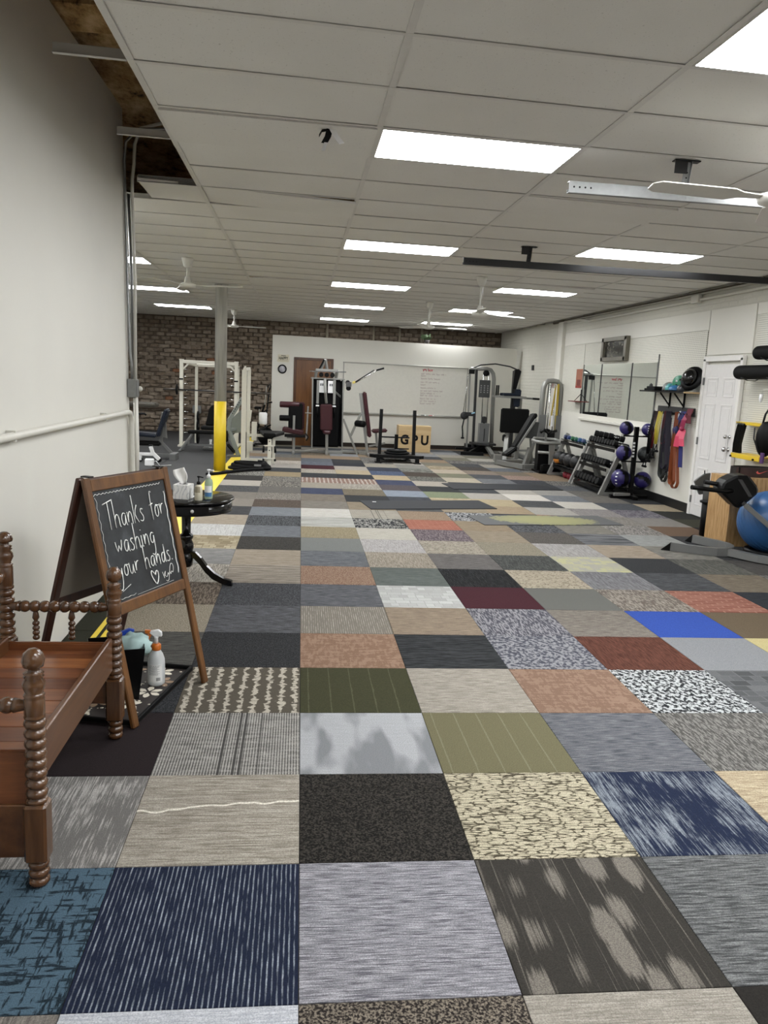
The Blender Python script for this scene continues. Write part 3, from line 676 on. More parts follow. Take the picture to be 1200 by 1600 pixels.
for k in range(6):
    p = [(.007, 0)] + beads(0, .17, 7, .016, .5) + [(.008, .172), (.015, .19), (.012, .21), (.006, .235), (.005, .26)]
    MB().lathe(p, (-1.24 - BX, -.44 + k * .165, .47), seg=12).build('spindle', M_TURN, bench)
for k in range(9):
    y0 = -.49 + k * .109
    MB().box((-.003, y0 + .0545, .412 + rng.uniform(-.001, .001)), (.41, .107, .018), bev=.002).build('seat_plank', (M_SEATW, M_SEATW2, M_SEATW, M_SEATW3)[(k * 5) % 4], bench)
MB().box((.215, .0, .405), (.022, .95, .15), bev=.004).build('side_rail', M_RAILW, bench)
MB().box((-.215, .0, .405), (.022, .95, .15), bev=.004).build('side_rail', M_RAILW, bench)
for y, z0, z1 in ((.49, .34, .455), (-.50, .27, .455)):
    MB().box((0, y, (z0 + z1) / 2), (.42, .024, z1 - z0), bev=.006, seg=2).build('end_board', M_SEATW, bench)
MB().box((0, -.512, .185), (.40, .02, .18), bev=.003).build('stretcher', M_RAILW, bench)
MB().box((0, .512, .225), (.40, .02, .12), bev=.003).build('stretcher', M_RAILW, bench)

# ------------------------------------------------------------------ chalkboard easel
M_EASEL = wood('oak_easel', '#482a10', '#785026', 2, 6, .4, .25)
M_EASELB = wood('dark_easel_back', '#2c140c', '#4e2a18', 2, 6, .45, .2)
eas = thing('chalkboard_easel', 'A-frame chalkboard easel with oak frame and chalk message', 'easel', (-.86, 3.9, 0))
EO = Vector((-.86, 3.9, 0))
dirw = Vector((.252, .544, 0)).normalized(); nrm = Vector((dirw.y, -dirw.x, 0))     # board faces +nrm
FRf, FLf = Vector((-.477, 4.045, 0)) - EO, Vector((-.729, 3.501, 0)) - EO
TOPZ = 1.14
topR, topL = FRf - nrm * .26 + Vector((0, 0, TOPZ)), FLf - nrm * .26 + Vector((0, 0, TOPZ))
bkR, bkL = topR - nrm * .31, topL - nrm * .31; bkR.z = bkL.z = 0
fu = (topR - FRf).normalized(); fn = dirw.cross(fu).normalized() * -1
if fn.dot(nrm) < 0: fn = -fn
off = nrm * .012
for a, t in ((FRf, topR), (FLf, topL)): MB().bar(a + off, t + off, .042, .024, fn, bev=.005).build('leg', M_EASEL, eas)
bu = (topR - bkR).normalized(); bn = dirw.cross(bu).normalized()
if bn.dot(nrm) > 0: bn = -bn
for a, t in ((bkR, topR), (bkL, topL)): MB().bar(a - off, t - off, .042, .024, bn, bev=.005).build('leg', M_EASELB, eas)
def on_f(u, z, d=0.):     # point on the front face: u metres from left leg, z height
    s = z / TOPZ; base = FLf.lerp(topL, s); return base + off + dirw * u + fn * d
WD = (FRf - FLf).length
def on_b(u, z, d=0.):
    base = bkL.lerp(topL, z / TOPZ); return base - off + dirw * u + bn * d
for f, mm, w_ in ((on_f, M_EASEL, 'front'), (on_b, M_EASELB, 'back')):
    vv = fn if w_ == 'front' else bn
    MB().bar(f(.02, 1.105), f(WD - .02, 1.105), .02, .055, (f(0, 1.0) - f(0, .5)).normalized(), bev=.004).build('top_rail', mm, eas)
    MB().bar(f(.02, .535), f(WD - .02, .535), .02, .055, (f(0, 1.0) - f(0, .5)).normalized(), bev=.004).build('bottom_rail', mm, eas)
m, nt, bs = nodes_of('smudged_chalkboard')
v = coords(nt); f = noise(nt, v, 6, 5, .6)
L(nt, ramp(nt, f, [(.4, lin('1c1e20')), (.58, lin('2a2d30')), (.75, lin('4c5054'))]), bs.inputs['Base Color']); bs.inputs['Roughness'].default_value = .6; M_CHALKB = m
def panel(f, m_, nm):
    b = MB(); c = [f(.018, .55, -.004), f(WD - .018, .55, -.004), f(WD - .018, 1.09, -.004), f(.018, 1.09, -.004)]
    nn = (c[1] - c[0]).cross(c[3] - c[0]).normalized() * .004
    b.prism([(0, 0), (1, 0), (1, 1), (0, 1)], c[0] - nn, c[1] - c[0], c[3] - c[0], nn * 2); return b.build(nm, m_, eas)
cb = panel(on_f, M_CHALKB, 'chalkboard'); panel(on_b, mat('easel_back_board', '#8b8377', .6, var=.1, scale=4), 'back_board')
for u in (.03, WD - .03): MB().bar(topL + dirw * u + Vector((0, 0, .005)) - off * 2, topL + dirw * u + Vector((0, 0, .005)) + off * 2, .03, .006).build('hinge', M_DSTEEL, eas)
# chalk strokes: polylines in letter boxes, x-height 1, ascender 2
G = {'T': (1.1, [[(.0, 1.85), (1.15, 2.05)], [(.6, 1.95), (.55, 0)]]),
 'h': (.8, [[(.05, 2.1), (.05, 0)], [(.05, .6), (.25, .95), (.5, .95), (.6, .6), (.6, 0), (.7, .05)]]),
 'a': (.8, [[(.62, .85), (.35, 1), (.08, .7), (.08, .25), (.3, 0), (.55, .3), (.62, .95), (.62, .1), (.75, .02)]]),
 'n': (.8, [[(.05, .95), (.08, 0), (.08, .5), (.3, .95), (.5, .95), (.6, .6), (.62, 0)]]),
 'k': (.8, [[(.05, 2.1), (.05, 0)], [(.6, 1.3), (.08, .65), (.62, 0)]]),
 's': (.65, [[(.5, .9), (.25, 1), (.1, .75), (.5, .4), (.45, .08), (.2, 0), (.02, .12)]]),
 'f': (.6, [[(.6, 2.0), (.42, 2.15), (.28, 1.8), (.28, -.1)], [(.05, 1.05), (.55, 1.15)]]),
 'o': (.75, [[(.35, 1), (.08, .7), (.1, .2), (.35, 0), (.6, .3), (.58, .8), (.35, 1), (.75, .9)]]),
 'r': (.6, [[(.08, 1), (.1, 0), (.1, .55), (.3, .95), (.55, .95)]]),
 'w': (1., [[(0, 1), (.2, 0), (.42, .9), (.62, 0), (.85, 1.05)]]),
 'i': (.35, [[(.1, .95), (.12, 0), (.25, .08)], [(.1, 1.35), (.13, 1.4)]]),
 'g': (.8, [[(.6, .85), (.35, 1), (.08, .7), (.1, .25), (.35, .02), (.58, .4), (.6, .95), (.6, -.6), (.35, -.95), (.05, -.75)]]),
 'y': (.75, [[(.05, 1), (.1, .4), (.35, .15), (.58, .6), (.6, 1), (.5, -.5), (.2, -1.05), (-.05, -.9)]]),
 'u': (.8, [[(.05, 1), (.07, .3), (.25, 0), (.5, .25), (.6, 1), (.62, .1), (.75, .05)]]),
 'd': (.8, [[(.6, .8), (.35, 1), (.08, .7), (.1, .2), (.3, 0), (.55, .3), (.62, 2.1), (.62, .1), (.75, .02)]]),
 '.': (.4, [[(.1, .05), (.14, .1)]]), ' ': (.75, [])}
M_CHALK = mat('white_chalk', '#f2f2ee', .9)
strokes = MB()
def stroke(pts, r=.0024):
    P = [on_f(u, z, .0025) for u, z in pts]
    # rounded polyline
    Q = []
    for k in range(len(P) - 1):
        for t in (0, .5): Q.append(P[k].lerp(P[k + 1], t))
    Q.append(P[-1])
    S = [Q[0]] + [(Q[k - 1] + Q[k] * 2 + Q[k + 1]) / 4 for k in range(1, len(Q) - 1)] + [Q[-1]]
    strokes.tube(S, r, 5)
def write(txt, u0, z0, xs, zs, slope=0.):
    u = u0
    for ch in txt:
        wdt, ps = G[ch]
        for p in ps: stroke([(u + x * xs, z0 + y * zs + (u + x * xs - u0) * slope) for x, y in p])
        u += (wdt + .06) * xs
write('Thanks for', .075, .895, .0555, .064, .01)
write('washing', .11, .775, .055, .060, .01)
write('your hands.', .09, .668, .0525, .056, .01)
stroke([(.36, .63), (.335, .66), (.325, .64), (.345, .60), (.362, .577), (.385, .615), (.385, .645), (.37, .65), (.36, .628)], .0028)
u0 = .42   # looping signature
stroke([(u0, .63), (u0 + .012, .59), (u0 + .005, .612), (u0 + .03, .635), (u0 + .012, .61), (u0 + .035, .595), (u0 + .045, .625), (u0 + .05, .6), (u0 + .06, .63), (u0 + .066, .6), (u0 + .076, .625), (u0 + .085, .605), (u0 + .1, .64), (u0 + .09, .66), (u0 + .07, .655), (u0 + .04, .57), (u0 + .02, .585)], .0013)
stroke([(.10, .607), (.165, .627)], .0015)
stroke([(.03 + .013 * k, 1.062 + .006 * (1 if k % 2 else -1)) for k in range(40)], .0012)
stroke([(.04 + .007 * (1 if k % 2 else -1) * (k < 16), 1.05 - .024 * k) for k in range(20)], .001)
stroke([(.555 + .004 * math.sin(k * 1.7), 1.02 - .02 * k) for k in range(22)], .003)
stroke([(.05 + .02 * k, .572 + (.007 if k % 2 else 0)) for k in range(8)], .001)
stroke([(.2, .57), (.5, .572)], .0007)
strokes.build('chalk_writing', M_CHALK, cb)

# ------------------------------------------------------------------ boot tray, bin, spray bottle
tu, tv = Vector((-.225, -.974, 0)), Vector((-.974, .225, 0))
tang = math.atan2(tu.y, tu.x)
tc = Vector((-.552, 4.215, 0)) + tu * .37 + tv * .21
tray = thing('boot_tray', 'black rubber boot tray printed with pale flowers under the easel', 'tray', tc, tang)
TLn, TWd = .74, .42
b = MB(); b.box((0, 0, .005), (TLn, TWd, .006)); 
b.build('tray_base', mat('tray_dark_brown', '#241d1b', .6, var=.2, scale=30), tray)
b = MB()
for s in (-1, 1):
    b.box((0, s * (TWd / 2 - .008), .016), (TLn, .016, .028), bev=.004); b.box((s * (TLn / 2 - .008), 0, .016), (.016, TWd, .028), bev=.004)
b.build('tray_rim', M_RUBBER, tray)
M_PETAL = mat('cream_print', '#cfc8b8', .7); M_PET2 = mat('tan_print', '#8d7660', .7)
r5 = random.Random(5)
for q in range(9):
    fx, fy = (-.29 + (q % 5) * .145 + r5.uniform(-.02, .02), -.11 + (q // 5) * .2 + r5.uniform(-.03, .03))
    b = MB(); n_ = 6; ph = r5.uniform(0, 1)
    for k in range(n_):
        a = ph + k * 2 * PI / n_
        b.prism([(.012, 0), (.04, .017), (.062, .012), (.072, 0), (.062, -.012), (.04, -.017)], (fx, fy, .0082), (math.cos(a), math.sin(a), 0), (-math.sin(a), math.cos(a), 0), (0, 0, .0008))
    b.build('printed_flower', M_PETAL if q % 3 else M_PET2, tray)
b = MB()
for q in range(70):
    b.lathe([(r5.uniform(.004, .009), 0), (.003, .0012)], (r5.uniform(-.34, .34), r5.uniform(-.18, .18), .008), seg=7)
b.build('printed_dots', M_PETAL, tray)['kind'] = 'stuff'
bz = .0085
bloc = Vector((-.712, 4.0, bz))
sb = thing('spray_bottle', 'clear plastic spray bottle with orange collar on the flowered tray', 'bottle', bloc, R(-20))
M_HDPE = mat('milky_plastic', '#d9dcdc', .35, trans=.25, spec=.5)
MB().lathe([(.0, 0), (.038, 0), (.043, .006), (.044, .02), (.044, .115), (.042, .14), (.034, .165), (.022, .185), (.018, .195), (.018, .21), (0, .21)], seg=24).build('bottle_body', M_HDPE, sb)
M_ORANGE = mat('orange_plastic', '#c46a22', .4); M_WPLA = mat('white_plastic', '#e6e6e6', .35)
MB().lathe([(.022, .188), (.024, .192), (.024, .216), (.018, .222), (.012, .224)], seg=20).build('collar', M_ORANGE, sb)
b = MB(); b.lathe([(.011, .22), (.009, .25), (.013, .262)], seg=12)
b.prism([(-.03, .262), (-.028, .285), (-.01, .298), (.03, .29), (.034, .282), (.012, .262)], (0, .011, 0), (1, 0, 0), (0, 0, 1), (0, -.022, 0), .003)
b.build('spray_head', M_WPLA, sb).rotation_euler = (0, 0, R(200))
b = MB(); b.prism([(.028, .272), (.056, .278), (.058, .296), (.028, .294)], (0, .009, 0), (1, 0, 0), (0, 0, 1), (0, -.018, 0), .002)
b.prism([(.022, .272), (.044, .27), (.056, .235), (.072, .215), (.064, .21), (.042, .228)], (0, .009, 0), (1, 0, 0), (0, 0, 1), (0, -.018, 0), .002)
b.build('trigger', M_ORANGE, sb).rotation_euler = (0, 0, R(200))
# curved paper label with printed lines and barcode
def curved(r, a0, a1, z0, z1, m_, nm, par, seg=8):
    b = MB()
    for k in range(seg):
        t0, t1 = a0 + (a1 - a0) * k / seg, a0 + (a1 - a0) * (k + 1) / seg
        p = [(r * math.cos(t0), r * math.sin(t0)), (r * math.cos(t1), r * math.sin(t1))]
        b.quad((*p[0], z0), (*p[1], z0), (*p[1], z1), (*p[0], z1))
    return b.build(nm, m_, par)
lb = curved(.0446, R(-120), R(-20), .025, .12, mat('white_paper', '#e8e8e6', .6), 'label', sb)
M_INK = mat('grey_ink', '#6b6d70', .7); M_BLUEINK = mat('black_ink', '#202124', .7)
b = MB()
for k in range(9):
    z = .112 - k * .006; a1 = R(-30 - (k * 37) % 25)
    for q in range(5):
        t0, t1 = R(-112) + (a1 - R(-112)) * q / 5, R(-112) + (a1 - R(-112)) * (q + 1) / 5
        b.quad(*[(.0448 * math.cos(t), .0448 * math.sin(t), zz) for t, zz in ((t0, z), (t1, z), (t1, z + .002), (t0, z + .002))])
b.build('label_print', M_INK, lb)
b = MB()
for k in range(11):
    t0 = R(-62 + k * 2.6); t1 = t0 + R(1.0 + (k * 5 % 3) * .4)
    b.quad(*[(.0448 * math.cos(t), .0448 * math.sin(t), zz) for t, zz in ((t0, .032), (t1, .032), (t1, .05), (t0, .05))])
b.build('barcode', M_BLUEINK, lb)
wb = thing('waste_bin', 'black open plastic bin on the boot tray behind the bench', 'bin', (-.885, 3.86, bz), R(14))
b = MB(); W0, D0, H0 = .105, .085, .27
outer = [(-1, -1), (1, -1), (1, 1), (-1, 1)]
def ringv(sx, sy, z): return [b.bm.verts.new((x * sx, y * sy, z)) for x, y in outer]
r0, r1, r2, r3 = ringv(W0, D0, 0), ringv(W0 + .03, D0 + .025, H0), ringv(W0 + .026, D0 + .021, H0), ringv(W0 - .004, D0 - .004, .006)
for A, Bq in ((r0, r1), (r1, r2), (r2, r3)):
    for k in range(4): b.bm.faces.new((A[k], A[(k + 1) % 4], Bq[(k + 1) % 4], Bq[k]))
b.bm.faces.new(r0[::-1]); b.bm.faces.new(r3)
b.build('bin_body', M_BLACK, wb)
cl = MB(); cl.sphere((0, 0, 0), .07, 14, 9, (1.1, .9, .85)); r6 = random.Random(3)
for v in cl.bm.verts: v.co += v.co.normalized() * r6.uniform(-.014, .016)
cl = cl.build('cleaning_cloth', mat('pale_teal_cloth', '#a9c2c0', .9, var=.15, scale=30), None, None, (-.80, 3.90, .255)); tag(cl, 'crumpled pale teal cloth sticking out of black bin', 'cloth')
cs = thing('cleaner_bottle', 'bottle with blue spray trigger standing in black bin', 'bottle', (-.865, 3.945, bz + .012), R(30))
MB().lathe([(.03, 0), (.032, .01), (.032, .16), (.014, .2), (.012, .225)], seg=14).build('bottle_body', M_WPLA, cs)
b = MB(); b.lathe([(.014, .22), (.012, .265)], seg=10); b.prism([(-.03, .262), (-.026, .29), (.03, .305), (.055, .296), (.05, .285), (.01, .262)], (0, .011, 0), (1, 0, 0), (0, 0, 1), (0, -.022, 0), .003)
b.build('spray_head', mat('blue_plastic', '#1b3fa0', .4), cs)

# ------------------------------------------------------------------ black pedestal table with tissue box and soap
M_BTABLE = mat('black_lacquer', '#050506', .14, spec=.5, var=.1)
tb = thing('pedestal_table', 'round black pedestal table with drawer knob beside the easel', 'table', (-.85, 6.05, 0))
MB().lathe([(0, .672), (.355, .672), (.362, .676), (.362, .687), (.357, .691), (0, .691)], seg=48).build('table_top', M_BTABLE, tb)
MB().lathe([(.30, .59), (.345, .59), (.348, .595), (.345, .672), (.30, .672)], seg=48).build('apron', M_BTABLE, tb)
MB().lathe([(.075, .59), (.05, .58), (.036, .56), (.034, .40), (.05, .39), (.055, .375), (.05, .36), (.042, .35), (.055, .32), (.058, .29), (.05, .26), (.04, .25), (.052, .235), (.055, .2), (.05, .15), (.035, .135), (.0, .13)], seg=24).build('pedestal', M_BTABLE, tb)
for k in range(3):
    a = R(-8 + 120 * k); d = Vector((math.cos(a), math.sin(a), 0))
    pts = [(.03, .24), (.075, .235), (.12, .19), (.165, .13), (.225, .075), (.30, .035), (.36, .022)]
    b = MB(); u = d; sd = Vector((-d.y, d.x, 0))
    up_ = [(x, z + .022) for x, z in pts]; lo = [(x - .012, z - .028) for x, z in pts[:-1]] + [(.365, .0), (.37, .01)]; lo[-3] = (.295, .012)
    lo = [(x, max(z, 0)) for x, z in lo]
    for s0 in range(len(pts) - 1):
        q = [up_[s0], up_[s0 + 1], lo[s0 + 1], lo[s0]]
        b.prism(q, -sd * .02, u, (0, 0, 1), sd * .04)
    bmesh.ops.remove_doubles(b.bm, verts=b.bm.verts, dist=.0005)
    b.build('leg', M_BTABLE, tb)
kd = Vector((.25, -.9681, 0)); MB().sphere(kd * .358 + Vector((0, 0, .632)), .014, 12, 8).build('drawer_knob', mat('clear_glass_knob', '#d8d8d8', .1, .6), tb)
b = MB(); b.box(kd * .347 + Vector((0, 0, .632)), (.24, .004, .06), (0, 0, math.atan2(kd.x, -kd.y)))
b.build('drawer_front', M_BTABLE, tb)
tz = .6915
tx = thing('tissue_box', 'marble-patterned cube tissue box with a tissue pulled up', 'tissue box', (-.855, 5.93, tz), R(-12))
m, nt, bs = nodes_of('marble_card'); v = coords(nt); wv = nt.nodes.new('ShaderNodeTexWave'); wv.inputs['Scale'].default_value = 9; wv.inputs['Distortion'].default_value = 14; wv.inputs['Detail'].default_value = 4; L(nt, v, wv.inputs['Vector'])
L(nt, ramp(nt, wv.outputs['Fac'], [(0., lin('b4b4b8')), (.08, lin('dededc')), (1, lin('e6e5e2'))]), bs.inputs['Base Color']); bs.inputs['Roughness'].default_value = .5
MB().box((0, 0, .055), (.118, .118, .11), bev=.003).build('box_body', m, tx)
MB().lathe([(.034, .1101), (.034, .1108)], seg=20).build('opening', mat('dark_slot', '#303032', .6), tx)
b = MB(); pts = []
for k in range(9):
    t = k / 8; wl = .014 + .045 * math.sin(t * 2.2) ** 1.2 * (1 - .25 * t)
    z = .108 + .115 * t
    pts.append([b.bm.verts.new((-.035 * t + x * wl, .018 * math.sin(3 * x + 2 * t) * (1 - t * .5), z + (.012 * x if k == 8 else 0))) for x in (-1, -.6, -.2, .2, .6, 1)])
for A, Bq in zip(pts, pts[1:]):
    for k in range(5): b.bm.faces.new((A[k], A[k + 1], Bq[k + 1], Bq[k])).smooth = True
b = b.build('tissue', mat('white_tissue', '#f0efec', .8), tx); sm = b.modifiers.new('t', 'SOLIDIFY'); sm.thickness = .004
def pump(name, lab, loc, body, head, h, r, rz):
    t = thing(name, lab, 'soap bottle', loc, rz)
    MB().lathe([(0, 0), (r * .92, 0), (r, .006), (r, h * .72), (r * .85, h * .86), (r * .4, h * .95), (r * .36, h)], seg=20).build('bottle_body', body, t)
    b = MB(); b.lathe([(r * .5, h * .95), (r * .52, h + .012), (r * .3, h + .018), (r * .16, h + .02), (r * .16, h + .045), (r * .4, h + .048), (r * .42, h + .058), (0, h + .06)], seg=14)
    b.bar((0, 0, h + .054), (-.042, 0, h + .050), .011, .009, bev=.002); b.build('pump', head, t); return t
s1 = pump('soap_pump_bottle', 'cream soap pump bottle with black pump beside the tissue box', (-.735, 5.86, tz), mat('cream_soap', '#d8d2bd', .3, trans=.15), M_BLACK, .125, .029, R(150))
curved(.0293, R(180), R(300), .06, .105, mat('tan_label', '#9a927c', .5), 'label', s1).rotation_euler = (0, 0, R(-150))
s2 = pump('sanitizer_bottle', 'clear green sanitizer bottle with white pump beside the cream soap', (-.672, 5.955, tz), mat('clear_green_gel', '#b9cdb4', .12, trans=.45), M_WPLA, .165, .031, R(160))
lb = curved(.0313, R(180), R(320), .05, .10, M_WPLA, 'label', s2); lb.rotation_euler = (0, 0, R(-160))
lb2 = curved(.0314, R(180), R(320), .018, .05, mat('blue_label', '#3f6f9c', .5), 'label', s2); lb2.rotation_euler = (0, 0, R(-160))
b = MB(); b.lathe([(.009, 0), (.009, .001)], (.0316, 0, .078), (1, 0, 0), 12); b.build('label_print', mat('navy_ink', '#22304a', .6), s2).rotation_euler = (0, 0, R(-100))

# ------------------------------------------------------------------ conduit on the left wall and its corner
M_PIPE = mat('white_painted_conduit', '#d3d1c8', .4)
pp = thing('wall_pipe', 'white painted pipe along left wall, bending down at the corner', 'pipe', (XL, 6.6, 0))
x = .035
cz = 1.288
MB().tube([(x - .02, -11.0, cz), (x - .02, -.10, cz), (x - .02, -.03, cz - .012), (x - .02, .015, cz - .05), (x - .02, .03, cz - .1), (x - .015, .035, .75), (x - .01, .045, .70), (x + .01, .10, .66), (x + .05, .15, .65)], .021, 12).build('pipe', M_PIPE, pp)
for y in (-2.65, -.85): MB().box((x - .03, y, cz), (.045, .02, .055)).build('pipe_strap', M_PIPE, pp)
MB().tube([(x - .005, .14, .63), (x + .0, .14, 1.0), (x - .01, .145, 1.42)], .019, 12).build('riser', M_PIPE, pp)
MB().tube([(x + .005, .09, .70), (x - .0, .09, 1.42)], .012, 10).build('riser', M_PIPE, pp)
eb = thing('junction_box', 'grey electrical box on the left wall corner where conduits meet', 'electrical box', (XL + .01, 6.69, 1.40))
MB().box((.005, 0, .075), (.07, .12, .15), bev=.006).build('box_body', M_GALV, eb)
MB().box((.042, 0, .075), (.006, .095, .13), bev=.002).build('cover', M_STEEL, eb)
MB().sphere((.05, .06, .07), .022, 12, 8).build('knob', M_PIPE, eb)
cd_ = thing('conduit', 'pair of grey metal conduits rising from electrical box into ceiling opening', 'conduit', (XL - .0, 6.69, 1.55))
MB().tube([(.015, -.03, 0), (.012, -.03, .12), (-.0, -.035, .22), (-.012, -.035, .6), (-.03, -.035, 1.5), (-.03, -.05, 1.68), (-.0, -.12, 1.8), (.12, -.25, 1.86), (.6, -.35, 1.87)], .011, 10).build('pipe', M_GALV, cd_)
MB().tube([(.03, .03, 0), (.03, .03, .8), (.012, .03, 1.4), (.02, 0, 1.55), (.045, -.05, 1.66), (.05, -.05, 1.80), (.10, -.06, 1.92), (.3, -.06, 1.98), (.6, -.06, 1.98)], .013, 10).build('pipe', M_PIPE, cd_)
MB().tube([(.0, .045, 0), (.0, .045, .8), (-.02, .045, 1.45)], .012, 10).build('pipe', M_GALV, cd_)

# ------------------------------------------------------------------ ceiling rails, fans, paper flap
def strut(name, lab, x0, x1, y, z, hx, brackets):
    t = thing(name, lab, 'rail', (x0, y, z))
    b = MB(); ln = x1 - x0
    b.box((ln / 2, 0, 0), (ln, .004, .062)); b.box((ln / 2, .017, .031), (ln, .036, .004)); b.box((ln / 2, .017, -.031), (ln, .036, .004)); b.box((ln / 2, .034, -.02), (ln, .004, .02))
    b.build('channel', M_GALV if brackets else M_DSTEEL, t)
    MB().prism([(-.028, 0), (.028, 0), (.02, .0), (.0, .0)], (0, 0, 0), (1, 0, 0), (0, 0, 1), (0, .001, 0)).bm.free()
    hgr = MB(); h = HC - z
    hgr.bar((hx - x0, .012, -.02), (hx - x0 + .012, .0, h - .002), .04, .004, (0, 1, 0)); hgr.bar((hx - x0 + .02, .012, -.02), (hx - x0 + .032, .0, h - .002), .004, .03, (0, 1, 0))
    hgr.build('hanger', M_GALV if brackets else M_DSTEEL, t)
    MB().box((hx - x0, .0, h - .006), (.16, .05, .006)).build('plate', M_DSTEEL, t)
    MB().box((hx - x0 - .04, -.02, h - .045), (.08, .004, .075)).build('plate', M_DSTEEL, t)
    holes = MB()
    for k in range(4): holes.lathe([(.006, 0), (.006, .0005)], (.03 + k * .035, -.0022, 0), (0, -1, 0), 8)
    for k in range(5): holes.lathe([(.005, 0), (.005, .0005)], (hx - x0 + .002 + .002 * k, .006 - .002 * k, .01 + k * .03), (0, -1, 0), 8)
    holes.build('bolt_holes', M_BLACK, t)
    return t
strut('ceiling_rail', 'bright galvanised steel rail hanging from ceiling behind the near fan', 1.562, XR - .02, 4.81, 2.835, 2.28, True)
strut('ceiling_rail', 'long dark steel rail hanging under ceiling in front of the middle fan', 1.585, XR - .02, 8.05, 2.855, 2.25, False)
M_FAN = mat('white_fan_enamel', '#d4d2ca', .3)
def fan(lab, x, y, rot, drop=.43):
    t = thing('ceiling_fan', lab, 'fan', (x, y, HC), rot, 'three-blade ceiling fans')
    MB().lathe([(.0, -.001), (.075, -.001), (.07, -.02), (.05, -.10), (.03, -.12), (.0, -.12)], seg=18).build('canopy', M_FAN, t)
    MB().tube([(0, 0, -.10), (0, 0, -drop + .06)], .013, 10).build('rod', M_FAN, t)
    MB().tube([(.03, 0, -.02), (.05, 0, -.09), (.02, .0, -.15), (.03, 0, -.2), (.018, 0, -.28)], .005, 6).build('wire', M_FAN, t)
    MB().lathe([(0, -drop + .10), (.03, -drop + .10), (.045, -drop + .03), (.06, -drop + .025), (.10, -drop + .015), (.108, -drop), (.10, -drop - .025), (.06, -drop - .04), (0, -drop - .045)], seg=22).build('motor', M_FAN, t)
    for k in range(3):
        a = 2 * PI * k / 3; d = Vector((math.cos(a), math.sin(a), 0)); s = Vector((-d.y, d.x, .0)); tilt = Vector((0, 0, 1))
        b = MB(); o_ = Vector((0, 0, -drop - .005))
        sd = (s * math.cos(.22) + tilt * math.sin(.22))
        b.prism([(.1, -.02), (.22, -.03), (.28, -.065), (.68, -.055), (.72, -.03), (.72, .03), (.68, .055), (.28, .055), (.22, .03), (.1, .02)], o_, d, sd, (0, 0, .005))
        b.build('blade', M_FAN, t)
    return t
fan('white ceiling fan nearest the camera, cut off at the right edge', 2.43, 4.03, R(184), .37)
fan('white ceiling fan hanging below dark steel rail in the middle', 2.33, 10.5, R(20), .47)
fan('white ceiling fan just in front of the back partition', 2.23, 14.16, R(8), .43)
fan('white ceiling fan left of the column by the lit panels', -1.47, 10.46, R(-14), .33)
fan('white ceiling fan behind the column near brick wall', -1.55, 18.4, R(4), .36)
fl = thing('torn_tape', 'torn black and white tape dangling from a ceiling tile', 'tape', (.13, 4.75, HC))
b = MB(); b.ribbon([(-.01, 0, 0), (-.02, -.01, -.05), (-.04, -.02, -.09)], (.035, .01, 0), .002); b.ribbon([(-.02, 0, -.01), (-.055, 0, -.02), (-.07, -.01, -.05)], (.0, .02, .02), .002); b.build('tape_strip', M_BLACK, fl)
b = MB(); b.ribbon([(0, 0, 0), (.03, -.01, -.05), (.06, -.02, -.085)], (.03, .01, .01), .002); b.ribbon([(-.03, -.02, -.085), (-.045, -.02, -.13)], (.02, .0, .0), .002); b.build('tape_strip', M_WPLA, fl)
# conduit high on the right wall
rp = thing('wall_conduit', 'white conduit running high along the right wall under ceiling', 'conduit', (XR - .03, 10.6, 2.92))
MB().tube([(0, -15, .03), (0, 4.2, .0), (0, 4.4, .03), (-.01, 4.7, .06), (-.02, 5.6, .07)], .022, 10).build('pipe', M_PIPE, rp)
MB().tube([(.0, -15, .075), (0, 5.6, .09)], .014, 8).build('pipe', M_PIPE, rp)
MB().box((-.02, .05, .02), (.06, .2, .11), bev=.005).build('outlet_box', M_PIPE, rp)

# ------------------------------------------------------------------ column
m, nt, bs = nodes_of('grey_column_paint'); v = coords(nt, (9, 9, .6)); L(nt, ramp(nt, noise(nt, v, 3, 4), [(.35, lin('a3a29b')), (.6, lin('bab9b2'))]), bs.inputs['Base Color']); bs.inputs['Metallic'].default_value = .0; bs.inputs['Roughness'].default_value = .35
col = thing('column', 'round steel column painted grey above and yellow below', 'column', (-1.33, 13.35, 0))
MB().lathe([(.098, 1.155), (.098, HC - .03), (.115, HC - .03), (.115, HC)], seg=28).build('upper_shaft', m, col)
MB().lathe([(.1, 0), (.1, 1.157)], seg=28).build('lower_shaft', M_YELP, col, 'bright yellow painted lower half')
